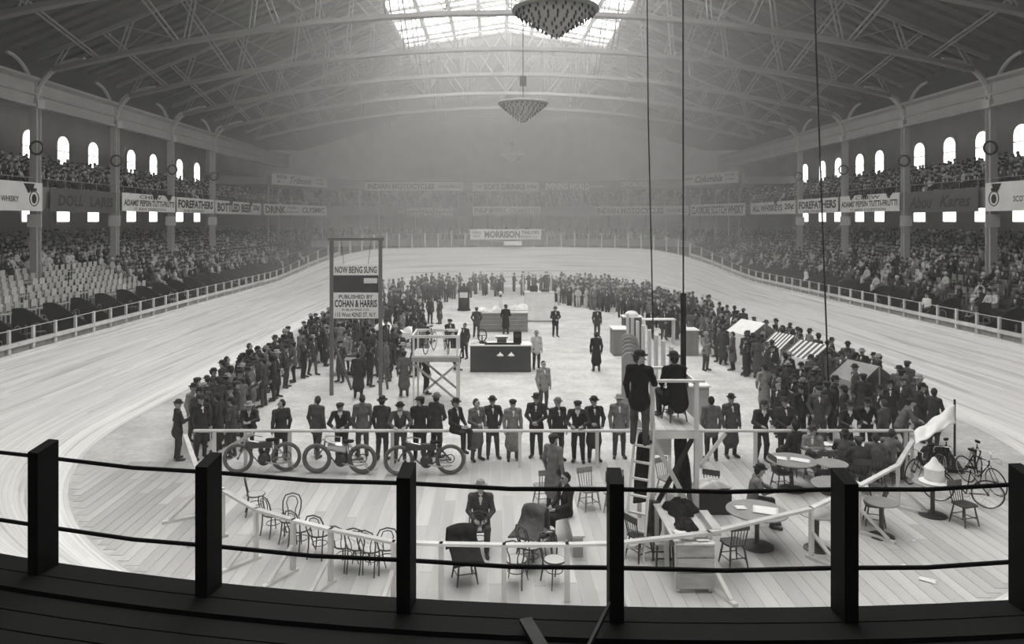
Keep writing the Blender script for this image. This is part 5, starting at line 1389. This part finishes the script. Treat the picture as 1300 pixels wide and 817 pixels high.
def far_seats(steps, dens):
    pts = []
    for d, z in steps:
        for i in range(len(FAR)-1):
            a, b = FAR[i], FAR[i+1]; L = math.hypot(b[0]-a[0]+(b[2]-a[2])*d, b[1]-a[1]+(b[3]-a[3])*d); k = max(1, int(L/.6))
            for q in range(k):
                if random.random() > dens: continue
                t = (q+random.random()*.3)/k; x, y, nx, ny = [a[j]+(b[j]-a[j])*t for j in range(4)]
                pts.append((x+nx*(d+.5), y+ny*(d+.5), z+.44, math.atan2(ny, nx)-PI/2+random.gauss(0, .2)))
    return pts
crowd('end_stand_crowd', far_seats(low[4:]+BSTEP, .6), 'dim seated spectators in the curved galleries of the far end', TS_, .03)
# chairs
rows = [q for q in low if -5.2 < q[0] < -.4]
for d, z in rows:
    y = 32.3
    while y < 51.5+d*.6:
        if random.random() < .97 and not (abs(d+.45) < .7 and min(abs(y-k) for k in YK) < .5):
            o = link('stand_chair', me_ch, None, (XL-(d+.45), y, z+.002), PI/2+random.gauss(0, .05)); tag(o, 'pale empty chair in the rows of the lower stand below the columns', 'chair', 'pale empty chairs in the stand')
        y += .64
for d, z in low[1:6]:
    y = 34.0
    while y < 50:
        if random.random() < .45 and not (abs(d+.45) < .7 and min(abs(y-k) for k in YK) < .5):
            xq = XR+(d+.45)
            o = link('stand_chair', me_ch2, None, (xq-.42, y, z+.002 if False else z+.002), -PI/2); o.location.x = xq+.0; tag(o, 'dull empty chair scattered through the stand opposite the pale chairs', 'chair', 'dull empty chairs in the stand')
        y += .64

# ------------------------------------------------------------------ boxes behind the track fence
M_box = mat('box_partition', .028, .5, .3, 2.0)
def partition(x, y, side):
    pts = [(0, 0), (0, .55)]
    for i in range(11): t = i/10; pts.append((2.1*t, .55+.85*smoothstep(t*1.1)+.12*math.sin(math.pi*t)))
    pts += [(2.1, 0)]
    m = MB(); m.prism(pts, .07); return m
mp = {s: partition(0, 0, s).mesh('box_partition', M_box) for s in (-1, 1)}
loop = MB(); loop.tube(arc((0, .18, .62), .2, -10, 190, 10), .018, 5); loop.lathe([(.01, .43), (.2, .43), (.21, .46), (.01, .46)], (0, 0, 0), 10)
for sx in (-1, 1): loop.tube([(sx*.2, .18, .6), (sx*.17, .17, 0)], .016, 4); loop.tube([(sx*.15, -.14, .45), (sx*.17, -.17, 0)], .016, 4)
me_loop = loop.mesh('box_chair', mat('box_chair', .2, .5, .2, 4.0, rnd=.4))
for side, X, nm in ((-1, XL, 'below the pale chairs'), (1, XR, 'of the opposite stand')):
    y = 27.0
    while y < 72:
        x = X-side*7.15
        o = link('box_partition', mp[-1], None, (x, y, 1.33), PI if side < 0 else 0); tag(o, f'dark swept box partition behind the track fence {nm}', 'partition', f'box partitions {nm}')
        for k in range(3):
            if random.random() < .85:
                dd = random.choice((.45, .9, 1.4)) + random.uniform(-.15, .15)
                o = link('box_chair', me_loop, None, (x+side*dd, y+.55+.55*k, 1.335+.0625*max(0, dd-.05)), (PI/2 if side < 0 else -PI/2)+random.gauss(0, .4)); tag(o, f'hoop-backed chair in the dark boxes {nm}', 'chair', f'box chairs {nm}')
        y += 2.35
# a few single figures that stand out in the stands
o = person('stand', (XY(948, 56), 56.0, 1.45), -PI/2, None, 1.0, 'man in a white shirt standing in the dark boxes opposite the pale chairs', None, M_shirt, .024); o.location.x = 23.3
for px, y_, lab in ((1165, 39.6, 'man in a white shirt seated with raised arm in the near boxes'), (1236, 36.0, 'pale-suited man seated in the near boxes')):
    o = person('sit', (23.4, y_, 1.52), -PI/2+.3, None if 'shirt' in lab else 'pale', 1.0, lab, None, M_shirt if 'shirt' in lab else M_greycoat, .02); o.location.x = min(23.7, max(22.9, XY(px, y_)))
# ------------------------------------------------------------------ advertising banners
def banner(a, b, z0, z1, lines, label, bm=M_board, ink=M_ink, dark=False, shape=None):
    """a, b: floor points of the left and right edge as read; lines: (text, cx, cz, w, h, bold, shear) in fractions"""
    a, b = V(a), V(b); d = b-a; L = math.hypot(d.x, d.y); c = (a+b)/2; h = z1-z0
    t = empty('banner', (c.x, c.y, (z0+z1)/2), math.atan2(d.y, d.x))
    if bm is not None: m = MB(); m.box((0, 0, 0), (L, .05, h)); m.build('cloth', bm, t)
    for s, cx, cz, w, hh, bo, sh in lines: letters(t, s, L*w, h*hh, (cx-.5)*L, (cz-.5)*h, -.035, ink, bo, sh)
    tag(t, label, 'banner'); return t
xl, xr = XL+.38, XR-.38
Lp = lambda px: (xl, -xl*F/(CX-px), 0)
Rp = lambda px: (xr, xr*F/(px-CX), 0)
Z0, Z1 = 7.45, 8.75
ad = [("CHEW", .5, .83, .42, .2, .01, 0), ("ADAMS' PEPSIN TUTTI-FRUTTI", .5, .48, .95, .36, .03, 0), ("IT AIDS DIGESTION", .5, .13, .6, .14, .01, 0)]
banner((xl, 34.5, 0), (xl, 44.0, 0), 7.3, 8.95, [("CLAYMORE", .35, .7, .4, .28, .02, .2), ("SCOTCH WHISKY", .6, .4, .34, .2, .02, 0)], 'white whisky banner with a round face mark on the first balcony bay', M_board)
o = col.objects[-1]
def face_mark(bn, x, r):
    t = [q for q in col.objects if q.name == bn][0]
    m = MB(); m.tube([V((x, -.04, -.1))+V((r*math.cos(a), 0, r*math.sin(a))) for a in [2*math.pi*i/20 for i in range(20)]], .03, 4, True)
    m.lathe([(.01, -.01), (.5*r, -.01), (.5*r, .01), (.01, .01)], (x, -.04, -.12), 14, 1, 1.3, Euler((math.pi/2, 0, 0)))
    m.box((x, -.04, .42), (r*1.1, .02, .16)); m.build('emblem', M_ink, t)
face_mark('banner', 3.95, .42)
M_banner_d = mat('faded_banner', .1, .9, .15, 1.0); M_ink_f = mat('faded_ink', .035, .9, .1, 2.0)
banner((xl, 44.8, 0), (xl, 52.6, 0), 7.3, 8.7, [("DOLL", .28, .5, .36, .5, .03, .1), ("LARIS", .75, .5, .38, .5, .03, .1)], 'faded dark banner with big shadowy letters on the second balcony bay', M_banner_d, M_ink_f)
banner(Lp(155), Lp(222), Z0, Z1+.02, ad, 'white chewing gum banner beside the faded dark banner over the pale chairs side')
banner(Lp(224), Lp(271.5), Z0, Z1, [("FOREFATHERS", .5, .58, .93, .55, .04, 0), ("RYE WHISKEY", .45, .14, .55, .15, .01, 0)], 'white banner with heavy black capitals right of the gum banner, pale chairs side')
banner(Lp(273), Lp(331), Z0, Z1, [("BOTTLED BEER", .4, .5, .72, .66, .04, 0), ("20\u00a2", .88, .55, .16, .55, .03, 0)], 'white beer banner with a twenty cent price')
c0 = (xl, 86.3, 0); c1 = (-22.0, 97.8, 0)
banner(c0, c1, Z0, Z1, [("DRINK", .17, .5, .3, .68, .04, 0), ("PURE", .42, .68, .14, .24, .01, 0), ("SPARKLING", .42, .32, .2, .2, .01, 0), ("CLYSMIC", .77, .52, .38, .5, .03, 0)], 'white mineral water banner on the curved corner past the beer banner')
banner((-26.4, 88.6, 0), (-22.0, 98.2, 0), 11.1, 12.45, [("RIDE", .17, .72, .17, .3, .02, 0), ("A", .12, .3, .05, .25, .02, 0), ("Tribune", .5, .5, .38, .62, .01, .4), ("FOR", .86, .7, .12, .22, .01, 0), ("1909", .86, .32, .14, .2, .01, 0)], 'small grey banner with script lettering on the upper corner gallery', M_boardg)
YF = 101.4
def Fp(px, y=YF): return (XY(px, y), y, 0)
banner(Fp(463), Fp(588), 10.85, 12.05, [("INDIAN MOTOCYCLES", .37, .5, .68, .62, .03, 0), ("HENDEE MFG CO", .86, .5, .24, .36, .02, 0)], 'long grey motorcycle banner on the upper end gallery', M_boardg)
banner(Fp(600), Fp(684), 10.8, 12.0, [("THE", .09, .5, .09, .3, .02, 0), ("SOFT DRINKS", .48, .5, .62, .65, .04, 0), ("10\u00a2", .9, .5, .14, .5, .03, 0)], 'grey soft drinks banner in the middle of the upper end gallery', M_boardg)
banner(Fp(692), Fp(767), 10.95, 11.95, [("EVENING WORLD", .38, .5, .74, .85, .03, 0), ("BEST SPORTING PAGE", .88, .5, .22, .35, .01, 0)], 'white evening newspaper lettering fixed on the upper end gallery', None, M_ltr)
banner(Fp(788), Fp(860), 11.25, 12.35, [("OFFICIAL PROGRAMME", .38, .45, .75, .6, .02, 0), ("10\u00a2", .9, .5, .18, .7, .03, 0)], 'white programme price lettering fixed on the upper end gallery', None, M_ltr)
banner((24.4, 97.6, 0), (28.7, 88.2, 0), 11.3, 12.7, [("RIDE A", .13, .62, .18, .24, .02, 0), ("Columbia", .5, .5, .48, .6, .02, .4), ("FOR", .87, .7, .16, .22, .01, 0), ("1909", .87, .34, .14, .18, .01, 0)], 'small pale banner with script lettering on the upper corner above the whisky banner', M_boardg)
banner(Fp(503), Fp(590), 7.35, 8.65, [("NEW YORK HERALD", .5, .75, .68, .4, .03, 0), ("CHRISTMAS NUMBER", .5, .25, .68, .4, .03, 0), ("THE", .07, .5, .1, .25, .01, 0)], 'two white lines of newspaper lettering on the middle end gallery', None, M_ltr)
banner(Fp(600), Fp(686), 7.5, 8.75, [("PHILIP MORRIS", .26, .55, .46, .5, .03, 0), ("CIGARETTES", .76, .55, .42, .45, .02, 0), ("LONDON AND NEW YORK", .5, .14, .7, .14, .01, 0)], 'grey cigarette banner in the middle of the end gallery', M_boardg)
banner((13.7, 101.7, 0), (25.2, 97.2, 0), 7.5, 8.75, [("INDIAN MOTOCYCLES", .38, .5, .72, .62, .03, 0), ("HENDEE MFG CO", .88, .5, .22, .4, .02, 0)], 'long grey motorcycle banner on the middle gallery beside the whisky banner', M_boardg)
banner((25.4, 97.0, 0), (xr, 86.0, 0), 7.4, 8.85, [("CLAYMORE SCOTCH WHISKY", .5, .5, .95, .7, .04, 0)], 'whisky banner with tall capitals on the curved corner of the gallery')
banner(Rp(953), Rp(1010), Z0, Z1, [("ALL WHISKEYS", .4, .5, .68, .5, .03, 0), ("20\u00a2", .88, .52, .18, .55, .03, 0)], 'white banner pricing whiskeys at twenty cents')
banner(Rp(1013), Rp(1064), Z0, Z1, [("FOREFATHERS", .5, .58, .93, .55, .04, 0), ("RYE WHISKEY", .45, .14, .55, .15, .01, 0)], 'white banner with heavy black capitals between whiskey price and gum banner')
banner(Rp(1067), Rp(1142), Z0, Z1+.02, ad, 'white chewing gum banner opposite the pale chairs side')
banner((xr, 52.6, 0), (xr, 44.6, 0), 7.3, 8.7, [("Abou", .25, .5, .34, .6, .02, .35), ("Kares", .72, .5, .4, .55, .02, .35)], 'faded dark banner with shadowy script beside the gum banner', M_banner_d, M_ink_f)
b_ = banner((xr, 43.9, 0), (xr, 34.5, 0), 7.3, 8.95, [("CLAYMORE", .62, .7, .4, .28, .02, .2), ("SCOTCH WHISKY", .42, .4, .34, .2, .02, 0)], 'white whisky banner with a round face mark opposite the pale chairs side')
face_mark(b_.name, -3.95, .42)
YM = 81.45
banner((XY(597, YM), YM, 0), (XY(687, YM), YM, 0), 4.75, 5.85, [("MORRISON", .45, .5, .5, .68, .04, 0), ("TAILORS", .85, .7, .26, .36, .03, 0), ("BROADWAY & 37 ST", .85, .28, .28, .24, .01, 0), ("HARRIS", .09, .68, .13, .24, .01, 0), ("AND", .09, .32, .1, .2, .01, 0)], 'tailor banner hung on the far track fence', M_boardg)
lb = MB(); lb.box((XY(651, YM), YM, 4.33), (2.0, .12, .45)); tag(lb.build('lap_board', M_white), 'small white lap board under the tailor banner on the far fence', 'board')

# dark cloth swags hanging over the top edges of the side banners
def swag(x, y, z, w, h, side, label):
    def fn(u, v): return (x-side*(.05+.05*math.sin(math.pi*u)), y+(u-.5)*w*(1-.55*v), z-h*v*(.75+.25*math.sin(9*u+y)))
    drape('cloth_swag', fn, 8, 6, M_coat, label, 'swag', th=.03)['group'] = 'dark cloth swags on the banners'
for px, w_ in ((36, 1.0), (197, 1.1), (213, 1.4), (293, 1.2), (318, 1.2)): swag(xl, -xl*F/(CX-px), Z1+.12, w_, .55, -1, 'dark cloth swag over a banner edge above the pale chairs side')
for px, w_ in ((1266, .8), (1130, 1.0), (1098, 1.0), (1082, .9), (985, 1.0)): swag(xr, xr*F/(px-CX), Z1+.12, w_, .5, 1, 'dark cloth swag over a banner edge opposite the pale chairs side')
# ------------------------------------------------------------------ haze filling the hall, thicker under the far skylight
mb = MB(); mb.box((1, 51, 12.9), (80, 125, 26.6)); mb.mi = 1; mb.box((1.5, 68.5, 13.8), (33, 65, 22.8))
hz = mb.build('haze', [None, None])
for i, dens in enumerate((HAZE, HAZE_FAR)):
    m = bpy.data.materials.new('hall_haze'); m.use_nodes = True; nt = m.node_tree
    for n in list(nt.nodes): nt.nodes.remove(n)
    ou = nt.nodes.new('ShaderNodeOutputMaterial'); vsn = nt.nodes.new('ShaderNodeVolumeScatter')
    vsn.inputs['Color'].default_value = (1, .99, .965, 1); vsn.inputs['Density'].default_value = dens; vsn.inputs['Anisotropy'].default_value = .35
    nt.links.new(vsn.outputs[0], ou.inputs['Volume']); hz.data.materials[i] = m
tag(hz, 'grey smoke haze hanging in the hall, thickest under the far roof', 'haze', kind='stuff')
